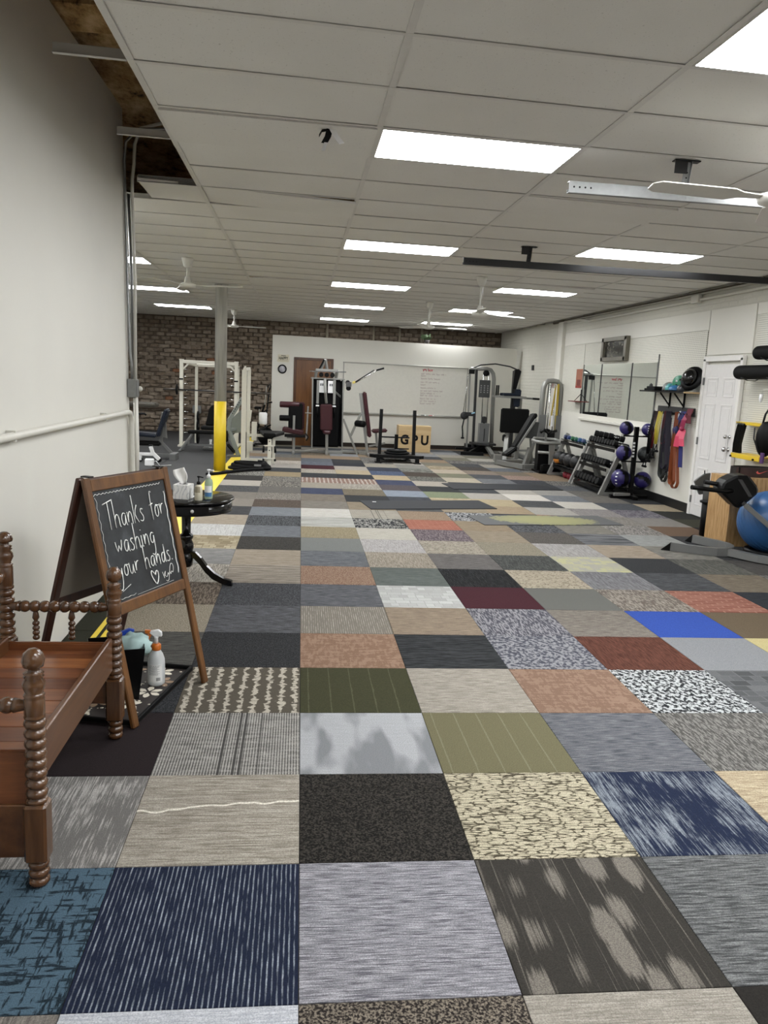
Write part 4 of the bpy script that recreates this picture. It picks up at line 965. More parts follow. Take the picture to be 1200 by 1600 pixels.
# ------------------------------------------------------------------ helpers for machines: world coordinates, thing placed at its base
class TH:
    def __init__(s, name, label, cat, loc, group=None):
        s.o = thing(name, label, cat, loc, 0, group); s.L = Vector(loc)
    def l(s, p): return Vector(p) - s.L
    def bars(s, name, m, *bs, w=.05, h=None, bev=.004):
        b = MB()
        for q in bs:
            b.bar(s.l(q[0]), s.l(q[1]), q[2] if len(q) > 2 else w, q[3] if len(q) > 3 else h, bev=bev)
        return b.build(name, m, s.o)
    def tube(s, name, m, pts, r=.015, seg=8): return MB().tube([s.l(p) for p in pts], r, seg).build(name, m, s.o)
    def pad(s, name, m, a, b_, w, t, upv=(0, 0, 1), bev=.022):
        """upholstered pad from a to b, w wide, t thick along upv"""
        mb = MB(); a, b_ = s.l(a), s.l(b_); d = b_ - a; y = d.normalized(); u = Vector(upv); x = y.cross(u).normalized(); z = x.cross(y)
        mb.box((a + b_) / 2, (w, d.length, t), Matrix((x, y, z)).transposed(), min(bev, t * .45), 3); return mb.build(name, m, s.o)
    def box(s, name, m, c, d, rot=None, bev=.004): return MB().box(s.l(c), d, rot, bev).build(name, m, s.o)
    def lathe(s, name, m, prof, c, axis=(0, 0, 1), seg=16): return MB().lathe(prof, s.l(c), axis, seg).build(name, m, s.o)
    def prism(s, name, m, poly, o, u, v, w, bev=0): return MB().prism(poly, s.l(o), u, v, w, bev).build(name, m, s.o)
def plate_prof(r, t): return [(.026, 0), (r * .93, 0), (r, t * .2), (r, t * .8), (r * .93, t), (.026, t)]
def roller_prof(r, l): return [(0, 0), (r * .8, 0), (r, r * .25), (r, l - r * .25), (r * .8, l), (0, l)]
M_SILVER = mat('silver_frame_paint', '#8d8d89', .35, .45)
M_WFRAME = mat('white_frame_paint', '#d2cfc2', .35)
M_NAVY = mat('navy_vinyl', '#121b2a', .5, spec=.3, bmp=.06, scale=50)
# ------------------------------------------------------------------ white squat rack
t = TH('squat_rack', 'white squat rack with crossbar standing before the brick wall', 'rack', (-1.98, 17.7, 0))
for x, nm in ((-2.56, 0), (-1.40, 1)):
    t.box('upright', M_WFRAME, (x, 17.4, .93), (.075, .075, 1.82))
    t.box('upright', M_WFRAME, (x + (.22 if nm == 0 else -.02), 18.15, .9), (.06, .06, 1.76))
    t.box('foot', M_WFRAME, (x, 17.75, .02), (.12, .95, .04))
    for k in range(10): t.tube('rung', M_CHROME, [(x + (.03 if nm == 0 else -.03), 17.4, .3 + k * .15), (x + (.13 if nm == 0 else -.13), 17.42, .3 + k * .15)], .009, 6)
    t.bars('gusset', M_WFRAME, ((x + (.03 if nm == 0 else -.03), 17.4, 1.66), (x + (.2 if nm == 0 else -.2), 17.4, 1.83)), w=.035)
    t.box('post_cap', M_WFRAME, (x, 17.4, 1.855), (.09, .09, .03))
    t.box('bar_clamp', M_BLACKMETAL, (x, 17.36, 1.45), (.085, .03, .03))
t.bars('crossbar', M_WFRAME, ((-2.6, 17.4, 1.82), (-1.36, 17.4, 1.82)), w=.07)
t.bars('crossbar', M_WFRAME, ((-2.34, 18.15, 1.76), (-1.42, 18.15, 1.76)), w=.06)
for x in (-2.34, -1.42):
    t.bars('side_rail', M_WFRAME, ((x - .1, 17.42, 1.78), (x, 18.15, 1.75)), w=.05)
for z, r_ in ((.42, .17), (.62, .13), (.2, .2)):
    q = TH('weight_plate', 'black weight plate hung on squat rack, %s' % {.42: 'middle of three', .62: 'uppermost and smallest of three', .2: 'lowest and largest of three'}[z], 'weight plate', (-2.27, 18.0, z), 'plates on the squat rack')
    q.lathe('plate', M_RUBBER, plate_prof(r_, .035), (-2.30, 18.0, z), (1, 0, 0), 24); q.lathe('hub', M_STEEL, [(.03, -.004), (.03, .04), (.022, .04), (.022, -.004)], (-2.30, 18.0, z), (1, 0, 0), 14)
t = TH('barbell', 'long dark barbell racked across the white squat rack', 'barbell', (-1.78, 17.32, 1.22))
t.tube('bar', M_DSTEEL, [(-2.62, 17.33, 1.22), (-.98, 17.33, 1.22)], .014, 8)
for x0, x1 in ((-2.93, -2.62), (-.98, -.66)):
    t.tube('sleeve', mat('worn_steel', '#4c4640', .4, .7), [(x0, 17.33, 1.22), (x1, 17.33, 1.22)], .024, 10)
t.lathe('plate', M_RUBBER, plate_prof(.11, .03), (-2.66, 17.33, 1.22), (1, 0, 0), 20)
# bench inside the rack
t = TH('flat_bench', 'low black flat bench with grey legs in front of squat rack', 'bench', (-1.95, 16.6, 0))
t.pad('seat_pad', M_BLACKVINYL, (-2.30, 16.55, .39), (-1.35, 16.55, .39), .28, .06)
for x in (-2.2, -1.5):
    s_ = -1 if x < -2 else 1
    for y in (16.42, 16.68): t.bars('leg', M_STEEL, ((x, y, .35), (x + s_ * .22, y - .12, .02)), w=.04)
t.bars('crossbar', M_STEEL, ((-2.3, 16.55, .12), (-1.4, 16.55, .12)), w=.045)
t.bars('foot', M_STEEL, ((-2.42, 16.2, .02), (-2.42, 16.68, .02)), w=.05, h=.03)
# black seat behind the column
t = TH('exercise_seat', 'black padded seat with rounded backrest behind the flat bench', 'seat', (-1.84, 17.0, 0))
t.prism('backrest', M_BLACKVINYL, [(-.17, .5), (.15, .5), (.15, .86), (.11, .93), (-.03, .94), (-.09, .86)], (-1.84, 17.05, 0), (1, 0, 0), (0, 0, 1), (0, .08, 0), .02)
t.box('seat', M_BLACKVINYL, (-1.86, 16.95, .46), (.42, .36, .08), None, .02)
t.box('post', M_STEEL, (-1.84, 17.0, .22), (.06, .06, .42)); t.box('base', M_STEEL, (-1.84, 17.0, .02), (.4, .4, .04))
t.lathe('hand_grip', M_WPLA, [(.03, 0), (.035, .05), (.02, .1), (.03, .18)], (-1.87, 16.83, .04))
# grey angular machine between column and white post
M_SAGE = mat('sage_grey_paint', '#7d837d', .4, .2)
t = TH('abdominal_machine', 'grey and black angular bench machine beside yellow column base', 'machine', (-1.22, 15.5, 0))
t.bars('frame', M_SAGE, ((-1.12, 15.5, 1.16), (-1.36, 15.45, .74), .07), ((-1.36, 15.45, .76), (-1.38, 15.45, .5), .07), ((-1.36, 15.45, .52), (-1.18, 15.42, .05), .07))
t.bars('rear_frame', M_SAGE, ((-1.1, 15.75, 1.1), (-1.12, 15.7, .05), .06), ((-1.38, 15.45, .54), (-1.1, 15.7, .54), .06))
t.prism('side_panel', M_SAGE, [(-1.34, .74), (-1.13, .95), (-1.1, .5), (-1.34, .45)], (0, 15.55, 0), (1, 0, 0), (0, 0, 1), (0, .05, 0), .006)
t.pad('pad', M_BLACKVINYL, (-1.42, 15.4, .54), (-1.40, 15.4, .30), .1, .06, (1, 0, 0)); t.pad('pad', M_BLACKVINYL, (-1.40, 15.4, .27), (-1.24, 15.4, .10), .1, .06, (1, 0, 0))
t.bars('foot', M_STEEL, ((-1.4, 15.45, .02), (-1.0, 15.75, .02)), w=.05)
b = MB()
for k in range(7): b.box(t.l((-1.30 + k * .024, 15.413, .86 + k * .042)), (.014, .004, .02), (0, R(-60), 0))
b.build('lettering', M_BLACK, t.o)['kind'] = 'stuff'
# blue seat machine, far left
t = TH('preacher_bench', 'machine with navy blue seat and backrest on rubber floor', 'machine', (-2.7, 14.9, 0))
t.pad('backrest', M_NAVY, (-2.585, 14.8, .42), (-2.425, 14.8, .92), .34, .07, (1, 0, 0)); t.pad('seat', M_NAVY, (-3.15, 14.8, .46), (-2.60, 14.8, .43), .36, .07)
t.pad('lower_pad', M_BLACKVINYL, (-3.2, 14.8, .285), (-2.54, 14.8, .285), .3, .08)
t.pad('arm_pad', mat('olive_vinyl', '#3a352a', .5), (-3.2, 14.8, .985), (-2.6, 14.8, .985), .3, .085)
t.bars('frame', M_STEEL, ((-2.50, 14.8, .86), (-2.55, 14.8, .3), .06), ((-2.55, 14.8, .32), (-2.30, 14.8, .06), .05), ((-3.3, 14.8, .06), (-2.28, 14.8, .06), .07))
t.box('foot', M_STEEL, (-2.3, 14.75, .06), (.11, .4, .12)); t.box('post', M_STEEL, (-3.0, 14.8, .5), (.07, .07, 1.0))
t.prism('back_plate', M_STEEL, [(-.0, .4), (.09, .38), (.05, .86), (.0, .86)], (-2.53, 14.83, 0), (1, 0, 0), (0, 0, 1), (0, .05, 0))
t.tube('handle', M_BLACK, [(-2.98, 14.6, .82), (-2.8, 14.6, .83), (-2.77, 14.6, .80)], .018)
# white floor roller and power adapter
t = TH('pedal_stand', 'small white wheeled stand on rubber floor by the corner conduits', 'stand', (-2.62, 14.2, 0))
t.bars('arm', M_WPLA, ((-2.62, 14.2, .28), (-2.58, 14.2, .15), .06), ((-2.58, 14.2, .16), (-2.47, 14.2, .05), .06), ((-2.58, 14.2, .14), (-2.84, 14.2, .14), .05))
t.box('cap', M_BLACK, (-2.62, 14.2, .295), (.07, .07, .02)); t.bars('strut', M_WPLA, ((-2.8, 14.2, .13), (-2.80, 14.2, .03)), w=.05)
for x in (-2.47, -2.8): t.lathe('wheel', M_RUBBER, plate_prof(.04, .03), (x, 14.185, .04), (0, 1, 0), 14)
t = TH('power_adapter', 'white boxy power adapter with cord lying on the rubber floor', 'adapter', (-2.53, 13.6, 0))
t.box('adapter_body', M_WPLA, (-2.53, 13.6, .065), (.15, .09, .125), None, .015); t.tube('cord', M_WPLA, [(-2.45, 13.6, .08), (-2.42, 13.6, .09), (-2.38, 13.6, .04), (-2.36, 13.62, .008), (-2.2, 13.8, .006)], .007, 6)
# white bench with tower
t = TH('weight_bench', 'white steel weight bench with tall post and black seat', 'bench', (-.75, 14.2, 0))
t.box('tower_post', M_WFRAME, (-1.0, 14.2, .85), (.085, .07, 1.68)); t.box('tower_post', M_WFRAME, (-.945, 14.6, .86), (.06, .06, 1.70)); t.box('front_strip', M_BLACK, (-.952, 14.2, .32), (.012, .05, .56))
t.bars('top_link', M_WFRAME, ((-1.0, 14.2, 1.70), (-.945, 14.6, 1.72)), w=.05); t.prism('hook', M_WFRAME, [(-.04, 1.66), (.0, 1.66), (.03, 1.76), (-.0, 1.76)], (-1.0, 14.16, 0), (1, 0, 0), (0, 0, 1), (0, .05, 0))
t.bars('base_rail', M_WFRAME, ((-1.0, 14.2, .11), (-.53, 14.1, .11)), w=.055); t.box('front_leg', M_WFRAME, (-.53, 14.08, .25), (.065, .06, .5)); t.box('front_leg', M_WFRAME, (-.46, 14.25, .27), (.05, .05, .46))
t.prism('seat', M_BLACKVINYL, [(-.74, 14.75), (-.28, 14.75), (-.43, 14.02), (-.64, 14.02)], (0, 0, .535), (1, 0, 0), (0, 1, 0), (0, .0, .07), .015)
t.bars('cross_arm', M_WFRAME, ((-.95, 14.55, .52), (-.5, 14.55, .52)), w=.05)
for z, sgn in ((.36, 1), (.13, 1)):
    for s_ in (-1, 1):
        t.bars('peg', M_WFRAME, ((-.53, 14.05, z + .02), (-.53 + s_ * .1, 14.05, z + .02)), w=.025); t.tube('foam_peg', M_BLACK, [(-.53 + s_ * .10, 14.05, z + .02), (-.53 + s_ * .105, 14.05, z - .10 if z > .2 else z - .02)], .02)
for k in range(3): t.lathe('adjust_hole', M_BLACK, [(.012, 0), (.012, .002)], (-.53, 14.049, .46 - k * .08), (0, -1, 0), 8)
t.lathe('roller', M_WPLA, roller_prof(.075, .22), (-.68, 14.62, .72), (0, 0, 1), 14); t.box('bracket', M_WFRAME, (-.83, 14.5, .6), (.09, .1, .34)); t.box('bracket', M_WFRAME, (-.9, 14.5, .32), (.1, .1, .18))
t.bars('arm', M_WFRAME, ((-.92, 14.45, .78), (-.9, 14.45, .98)), w=.05)
# battle rope
t = TH('battle_rope', 'thick black battle rope coiled on floor beside yellow column', 'rope', (-.86, 13.55, 0))
pts = []
for k in range(150):
    a = k * .26; q = k / 150; rx = .34 - .10 * (q); ry = .24 - .08 * q
    pts.append((-.84 + rx * math.cos(a) * (1 + .08 * math.sin(a * .37)), 13.66 + ry * math.sin(a), .026 + .028 * int(a / (2 * PI)) * .6 + .008 * math.sin(a * 1.3)))
t.tube('coil', M_RUBBER, pts, .026, 8)
t.tube('rope_end', M_RUBBER, [(-.6, 13.5, .03), (-.85, 13.25, .035), (-1.1, 13.0, .03), (-1.3, 12.72, .026), (-1.45, 12.55, .026)], .026, 8); t.box('rope_tag', mat('grey_tag', '#7b7b7b', .6), (-.7, 13.43, .095), (.12, .02, .03))
# dark bicycle machine by the partition edge
t = TH('indoor_cycle', 'dark indoor cycle leaning at the left end of the partition', 'bike', (-.9, 18.0, 0))
t.bars('frame', M_BLACKMETAL, ((-.98, 18.1, .3), (-.80, 18.0, 1.0), .035), ((-.8, 18.0, .3), (-.72, 18.1, 1.25), .035), ((-.98, 18.1, .34), (-.66, 18.1, .5), .035), ((-.95, 18.0, .7), (-.74, 18.0, .85), .03))
t.lathe('flywheel', M_BLACKMETAL, plate_prof(.2, .03), (-.78, 18.15, .24), (.5, -1, 0), 20)
t.bars('chrome_post', M_CHROME, ((-.80, 17.98, .95), (-.77, 17.98, 1.36), .028), ((-.93, 17.98, .6), (-.92, 17.98, .85), .028))
t.tube('handlebar', M_BLACK, [(-.72, 17.9, 1.26), (-.68, 17.95, 1.36), (-.70, 18.15, 1.42), (-.76, 18.3, 1.36)], .016); t.tube('handle_grip', M_BLACK, [(-.74, 17.95, 1.0), (-.64, 17.92, 1.02)], .02)
t.box('saddle', M_BLACKVINYL, (-.96, 18.1, .87), (.16, .24, .06), None, .02); t.bars('base', M_BLACKMETAL, ((-1.02, 17.9, .03), (-1.02, 18.35, .03), .05), ((-.72, 17.9, .03), (-.72, 18.35, .03), .05), ((-1.02, 18.1, .05), (-.72, 18.1, .05), .04))
t.tube('cable', M_DSTEEL, [(-1.0, 17.9, .45), (-.9, 17.88, .38), (-.76, 17.9, .46), (-.72, 17.95, .6)], .008, 6)
# ------------------------------------------------------------------ things on the partition
def pt(u, z, off=.0): return part_pt(u, z, off)
def pthing(name, lab, cat, u, z, off=.001): return thing(name, lab, cat, pt(u, z, off), PANG)
U0 = lambda x: (x - PL.x) / PU.x     # wall distance from x
# wooden door
M_DOORW = wood('oak_door_veneer', '#5a3618', '#80552a', 2, 5, .4, .2)
d = struct(bpy.data.objects.new('door_1', None)); C.objects.link(d); d.location = pt(U0(.28), 0, .001); d.rotation_euler = (0, 0, PANG)
MB().box((0, -.012, 1.0), (.82, .024, 2.0), bev=.003).build('door_leaf', M_DOORW, d)
for s_ in (-1, 1): MB().box((s_ * .435, -.016, 1.03), (.06, .034, 2.06), bev=.004).build('door_frame', wood('dark_door_frame', '#40220f', '#5e3819', 2, 5), d)
MB().box((0, -.016, 2.03), (.93, .034, .06), bev=.004).build('door_frame', MATS['dark_door_frame'], d)
MB().sphere((.34, -.05, 1.0), .03, 12, 8).build('door_handle', M_CHROME, d)
# sign and clock
t = pthing('wall_sign', 'small cream wall sign reading HAPPY above the clock', 'sign', U0(-.43), 1.9)
MB().prism([(-.13, .03), (-.15, .06), (-.13, .09), (-.13, .2), (.13, .2), (.13, .13), (.15, .10), (.13, .07), (.13, .03)], (0, 0, 0), (1, 0, 0), (0, 0, 1), (0, -.012, 0)).build('plaque', mat('cream_sign_paint', '#cfc9b4', .6), t)
M_SIGNINK = mat('dark_sign_paint', '#2c2a24', .6)
text_obj('lettering', 'HAPPY', .095, M_SIGNINK, t, (0, -.0135, .115), (R(90), 0, 0), .0005, 0, 'CENTER', .75, .003)
MB().box((0, -.0132, .176), (.11, .001, .012)).build('lettering', M_SIGNINK, t); MB().box((0, -.0132, .062), (.2, .001, .006)).build('lettering', mat('sign_brown', '#8a836f', .6), t)
t = pthing('wall_clock', 'round wall clock with black rim on white partition', 'clock', U0(-.45), 1.77)
MB().lathe([(.075, 0), (.1, 0), (.105, .012), (.1, .028), (.08, .03), (.075, .012)], (0, 0, 0), (0, -1, 0), 32, True, True).build('rim', M_BLACK, t)
MB().lathe([(0, .004), (.078, .004), (.078, .009), (0, .009)], (0, 0, 0), (0, -1, 0), 32).build('dial', mat('clock_dial', '#c4c2c8', .4), t)
MB().bar((0, -.012, 0), (-.014, -.012, .042), .008, .002).build('hour_hand', M_BLACK, t); MB().bar((0, -.014, 0), (-.034, -.014, -.056), .006, .002).build('minute_hand', M_BLACK, t)
for k in range(12):
    a = k * PI / 6; MB().bar((.064 * math.sin(a), -.0098, .064 * math.cos(a)), (.072 * math.sin(a), -.0098, .072 * math.cos(a)), .005, .001).build('hour_mark', M_BLACK, t)
# whiteboard
wbx0, wbx1 = U0(.99), U0(4.05); WBL = wbx1 - wbx0
t = pthing('whiteboard', 'long framed whiteboard with faint red notes on the partition', 'whiteboard', wbx0, .82)
surf = MB().box((WBL / 2, -.008, .59), (WBL, .012, 1.17)).build('board_surface', mat('whiteboard_enamel', '#d8d6cd', .18, spec=.5), t)
for z in (1.18, 0.0): MB().box((WBL / 2, -.014, z), (WBL + .04, .028, .03), bev=.004).build('board_frame', mat('aluminium_trim', '#9c9b94', .4, .5), t)
for x in (0, WBL): MB().box((x, -.012, .59), (.022, .024, 1.18), bev=.004).build('board_frame', MATS['aluminium_trim'], t)
MB().box((WBL / 2, -.045, -.012), (WBL, .07, .012), bev=.003).build('pen_tray', MATS['aluminium_trim'], t)
M_REDINK = mat('red_marker', '#c8505c', .7); M_MINK = mat('mauve_marker', '#a08a8c', .7)
rr = random.Random(11)
def scrawl(u, z, ln, h, m_, r=.004):
    b = MB(); x = u; first = True
    while x < u + ln:
        wl = min(rr.uniform(.05, .16), u + ln - x)
        n_ = max(3, int(wl / .012)); P = [(x + wl * k / n_, -.0155, z + h * (.5 * math.sin(k * 2.1 + rr.random()) + (.5 if rr.random() < .15 else 0))) for k in range(n_ + 1)]
        b.tube(P, r, 4); x += wl + .035
    o = b.build('marker_writing', m_, surf); o['kind'] = 'stuff'; return o
u0 = U0(2.88) - wbx0
scrawl(u0 + .03, 1.09, .28, .06, M_REDINK, .008)
for z, ln, m_ in ((1.0, .62, M_MINK), (.945, .14, M_MINK), (.885, .52, M_MINK), (.80, .46, M_MINK), (.735, .12, M_MINK), (.665, .38, M_MINK), (.595, .58, M_MINK), (.535, .36, M_MINK), (.48, .52, M_MINK), (.405, .40, M_MINK), (.345, .4, M_MINK), (.285, .38, M_MINK)):
    scrawl(u0, z, ln, .028, m_, .0045)
for q, (m_, lab) in enumerate(((mat('purple_marker', '#6a4a86', .4), 'purple marker pen lying on the whiteboard tray'), (M_BLACK, 'black marker pen lying on the whiteboard tray'), (mat('red_marker_pen', '#a03038', .4), 'red marker pen lying on the whiteboard tray'))):
    t2 = pthing('marker_pen', lab, 'pen', U0(2.72) + q * .2, .815, .045)
    MB().lathe([(.004, 0), (.009, .01), (.009, .12), (.006, .13)], (0, 0, .009), (1, 0, 0), 8).build('barrel', m_, t2); MB().lathe([(.0095, .09), (.0095, .132), (.0, .132)], (0, 0, .009), (1, 0, 0), 8).build('cap', M_WPLA, t2)
# plant on top of the partition
t = thing('potted_plant', 'dark green leafy plant peeking over the top of the partition', 'plant', pt(U0(3.0), 2.54, -.06))
MB().lathe([(.05, 0), (.07, .09), (.066, .09), (.05, .01)], seg=12).build('pot', mat('dark_pot', '#2b241f', .7), t)
M_LEAF = mat('dark_green_leaf', '#2c3d22', .5)
for k in range(22):
    a = rr.uniform(0, 2 * PI); e = rr.uniform(.1, 1.1); l = rr.uniform(.1, .2); dv = Vector((math.cos(a) * math.cos(e), math.sin(a) * math.cos(e) * .4, math.sin(e))); sv = dv.cross(Vector((0, 1, .3))).normalized()
    MB().prism([(0, 0), (l * .35, .03), (l * .7, .025), (l, 0), (l * .7, -.025), (l * .35, -.03)], (0, 0, .09), dv, sv, dv.cross(sv) * .002).build('leaf', M_LEAF, t)
# roof props above the partition
for x in (.65, 1.9, 2.6, 3.2):
    o = MB().tube([(x, 21.4, 0), (x, 21.4, HC)], .03, 8).build('standpipe', mat('dusty_pipe', '#8a8272', .6)); tag(o, 'thin grey standpipe against the brick wall above partition, %s' % {.65: 'leftmost of four', 1.9: 'second from left', 2.6: 'third from left', 3.2: 'rightmost of four'}[x], 'pipe', 'pipes on the brick wall')
o = TH('wall_pipe', 'dark pipe with coupling box low along the brick wall', 'pipe', (-2.6, 21.45, .62))
o.tube('pipe', mat('rusty_pipe', '#4a3c30', .7), [(-5.5, 21.47, .62), (-.9, 21.47, .6)], .03, 8); o.box('coupling_box', M_STEEL, (-2.75, 21.44, .62), (.22, .08, .2))
# ------------------------------------------------------------------ leg machine with maroon rollers
t = TH('leg_curl_machine', 'maroon padded leg machine with two roller pads before the wooden door', 'machine', (-.1, 16.9, 0))
t.pad('backrest', M_BLACKVINYL, (-.10, 16.85, .50), (-.10, 16.85, 1.06), .30, .12, (0, -1, 0)); t.pad('backrest_face', M_MAROON, (-.08, 16.98, .50), (-.08, 16.98, 1.08), .34, .1, (0, -1, 0))
t.lathe('roller', M_MAROON, roller_prof(.065, .42), (-.44, 16.85, 1.02), (1, 0, 0), 16); t.lathe('roller', M_BLACKVINYL, roller_prof(.062, .3), (-.44, 16.85, .735), (1, 0, 0), 16)
t.pad('seat', M_MAROON, (-.37, 16.9, .50), (.08, 16.9, .44), .36, .11); t.box('seat_base', M_BLACK, (-.1, 16.85, .37), (.44, .34, .05))
t.box('post', M_SILVER, (-.13, 16.76, .62), (.05, .05, .36)); t.box('post', M_SILVER, (-.12, 16.76, .2), (.055, .05, .4)); t.bars('base', M_SILVER, ((-.16, 16.76, .03), (.4, 16.95, .06), .05), ((-.13, 16.4, .025), (-.13, 17.2, .025), .05))
t.bars('side_arm', M_SILVER, ((-.27, 16.75, .33), (-.1, 16.75, .34), .03), ((.14, 16.9, .3), (.16, 16.9, 1.0), .035), ((.1, 16.85, .86), (.24, 16.85, .86), .02)); t.tube('lever', M_BLACK, [(.12, 16.7, .44), (.18, 16.7, .36), (.14, 16.7, .28)], .015)
# ------------------------------------------------------------------ multi-gym
t = TH('multi_gym', 'tall black-shrouded multi-gym tower with maroon seats and cable arm', 'machine', (.57, 17.2, 0))
t.box('weight_shroud', mat('black_shroud', '#060607', .6, spec=.12), (.55, 17.35, .86), (.62, .5, 1.46), None, .03)
t.box('shroud_side', M_BLACK, (.90, 17.35, .86), (.05, .5, 1.44), None, .02); t.box('shroud_top', M_SILVER, (.57, 17.3, 1.60), (.72, .5, .03))
t.bars('frame', M_SILVER, ((.27, 17.0, .0), (.24, 17.0, 1.62), .03), ((.93, 17.08, .0), (.9, 17.08, 1.6), .03), ((.36, 17.05, 1.06), (.36, 17.05, 1.56), .055), ((.72, 17.05, 1.06), (.71, 17.05, 1.58), .055))
t.bars('press_arm', M_SILVER, ((.5, 17.0, 1.6), (.52, 16.93, 1.3), .05), ((.52, 16.93, 1.3), (.55, 16.98, 1.08), .045))
for x in (.36, .72): t.box('hand_grip', M_WPLA, (x, 17.0, 1.02), (.07, .06, .03)); t.tube('grip_bar', M_BLACK, [(x, 17.0, 1.0), (x + .01, 17.0, .78)], .015)
t.box('instruction_card', M_WPLA, (.44, 17.06, 1.43), (.13, .004, .26), None, .001); t.box('instruction_card', M_WPLA, (.64, 17.06, 1.43), (.13, .004, .26), None, .001)
for x in (.42, .46, .62, .66): t.box('card_print', M_INK, (x, 17.056, 1.47), (.03, .002, .05), None, 0)
t.pad('backrest', M_MAROON, (.565, 16.93, .50), (.545, 16.93, 1.06), .26, .07, (0, -1, 0)); t.prism('seat', M_MAROON, [(-.09, 0), (.09, 0), (.07, -.3), (-.07, -.3)], (.57, 16.9, .44), (1, 0, 0), (0, 1, 0), (0, 0, .07), .02)
t.bars('seat_post', M_SILVER, ((.585, 16.75, .0), (.575, 16.75, .44), .06)); t.bars('base', M_SILVER, ((.27, 17.0, .03), (.93, 17.05, .03), .06), ((.58, 16.7, .03), (.58, 17.4, .03), .06), ((.9, 17.1, .05), (1.5, 17.0, .05), .05))
t.bars('lat_bar', M_CHROME, ((.17, 16.98, 1.74), (.95, 16.98, 1.76), .022)); t.bars('top_frame', M_SILVER, ((.30, 17.1, 1.62), (.32, 17.05, 1.78), .05), ((.74, 17.1, 1.62), (.76, 17.05, 1.78), .05), ((.3, 17.05, 1.78), (.78, 17.05, 1.78), .05))
t.bars('boom', M_SILVER, ((.40, 17.1, 1.78), (.5, 17.05, 2.0), .05), ((.5, 17.05, 2.0), (.54, 17.1, 1.8), .05)); t.bars('boom_strip', M_BLACK, ((.38, 17.06, 1.8), (.47, 17.0, 2.0), .03))
for x in (.42, .66, .54): t.lathe('pulley', M_BLACK, plate_prof(.05, .025), (x, 17.0, 1.68), (0, 1, 0), 14)
t.lathe('pulley', M_BLACK, plate_prof(.055, .03), (1.02, 17.1, 1.42), (0, 1, 0), 14); t.lathe('pulley', M_BLACK, plate_prof(.05, .03), (1.0, 17.1, 1.54), (0, 1, 0), 14); t.box('swivel', M_CHROME, (1.02, 17.1, 1.5), (.12, .06, .1)); t.box('stopper', mat('yellow_stopper', '#b0a050', .5), (1.13, 17.08, 1.55), (.07, .05, .05), (0, R(-25), 0))
t.tube('cable_arm', M_DSTEEL, [(1.16, 17.06, 1.56), (1.55, 17.0, 1.83)], .012); t.tube('cable_arm', M_CHROME, [(1.16, 17.06, 1.54), (1.62, 17.0, 1.83)], .009); t.tube('cable_grip', M_BLACK, [(1.6, 17.0, 1.83), (1.76, 16.98, 1.88)], .02)
t.bars('shroud_stripe', M_SILVER, ((.74, 17.098, 1.34), (.86, 17.098, 1.24), .004, .012), ((.74, 17.098, 1.31), (.86, 17.098, 1.21), .004, .008))
t.pad('incline_backrest', M_MAROON, (1.50, 16.9, .40), (1.345, 16.9, 1.36), .28, .08, (1, 0, 0)); t.pad('incline_seat', M_MAROON, (1.55, 16.9, .53), (1.87, 16.9, .56), .3, .075)
t.bars('incline_frame', M_SILVER, ((1.48, 16.9, .0), (1.27, 16.95, 1.33), .055), ((1.26, 16.95, .0), (.93, 17.05, .76), .04), ((1.1, 17.0, .4), (1.3, 16.95, .9), .05), ((1.68, 16.9, .2), (1.64, 16.9, .5), .05)); t.bars('incline_base', M_SILVER, ((1.3, 17.0, .03), (1.85, 16.9, .03), .06), ((1.48, 16.6, .03), (1.48, 17.2, .03), .05), ((1.5, 16.9, .2), (1.85, 16.9, .28), .04))
t.lathe('incline_roller', M_BLACKVINYL, roller_prof(.07, .26), (1.36, 16.72, .68), (-.6, .8, 0), 14)
# ------------------------------------------------------------------ push sled
t = TH('push_sled', 'black steel push sled with two upright handles on carpet', 'sled', (2.0, 15.75, 0))
for x, x2 in ((1.62, 1.63), (2.32, 2.31)): t.bars('push_handle', M_BLACKMETAL, ((x, 15.8, .13), (x2, 15.85, 1.05), .065))
t.prism('deck', M_BLACKMETAL, [(1.40, 15.62), (2.50, 15.62), (2.50, 15.55), (2.42, 15.45), (1.5, 15.45), (1.40, 15.55)], (0, 0, .10), (1, 0, 0), (0, 1, 0), (0, 0, .06)); t.prism('deck_back', M_BLACKMETAL, [(1.55, 15.6), (2.38, 15.6), (2.2, 16.35), (1.75, 16.35)], (0, 0, .11), (1, 0, 0), (0, 1, 0), (0, 0, .04))
for x, y in ((1.57, 15.5), (2.36, 15.5), (1.7, 16.2), (2.25, 16.2)): t.box('runner', M_BLACKMETAL, (x, y, .055), (.07, .12, .11)); t.box('skid', M_BLACKMETAL, (x, y, .01), (.13, .2, .02))
t.box('plate_post', M_BLACKMETAL, (1.98, 16.0, .34), (.07, .07, .40)); t.tube('cross_handle', M_BLACKMETAL, [(1.66, 16.0, .48), (2.25, 16.0, .48)], .016); t.tube('cross_handle', M_BLACKMETAL, [(1.98, 16.0, .25), (2.25, 16.0, .25)], .012)
for k, r_ in enumerate((.26, .21)):
    q = TH('weight_plate', '%s round weight plate lying on push sled' % ('larger lower', 'smaller upper')[k], 'weight plate', (1.98, 15.83, .165 + k * .04), 'plates on the push sled'); q.lathe('plate', M_RUBBER, plate_prof(r_, .035), (1.98, 15.83, .165 + k * .04), (0, 0, 1), 24); q.lathe('hub', M_STEEL, [(.022, 0), (.04, 0), (.04, .037), (.022, .037)], (1.98, 15.83, .165 + k * .04), (0, 0, 1), 14)
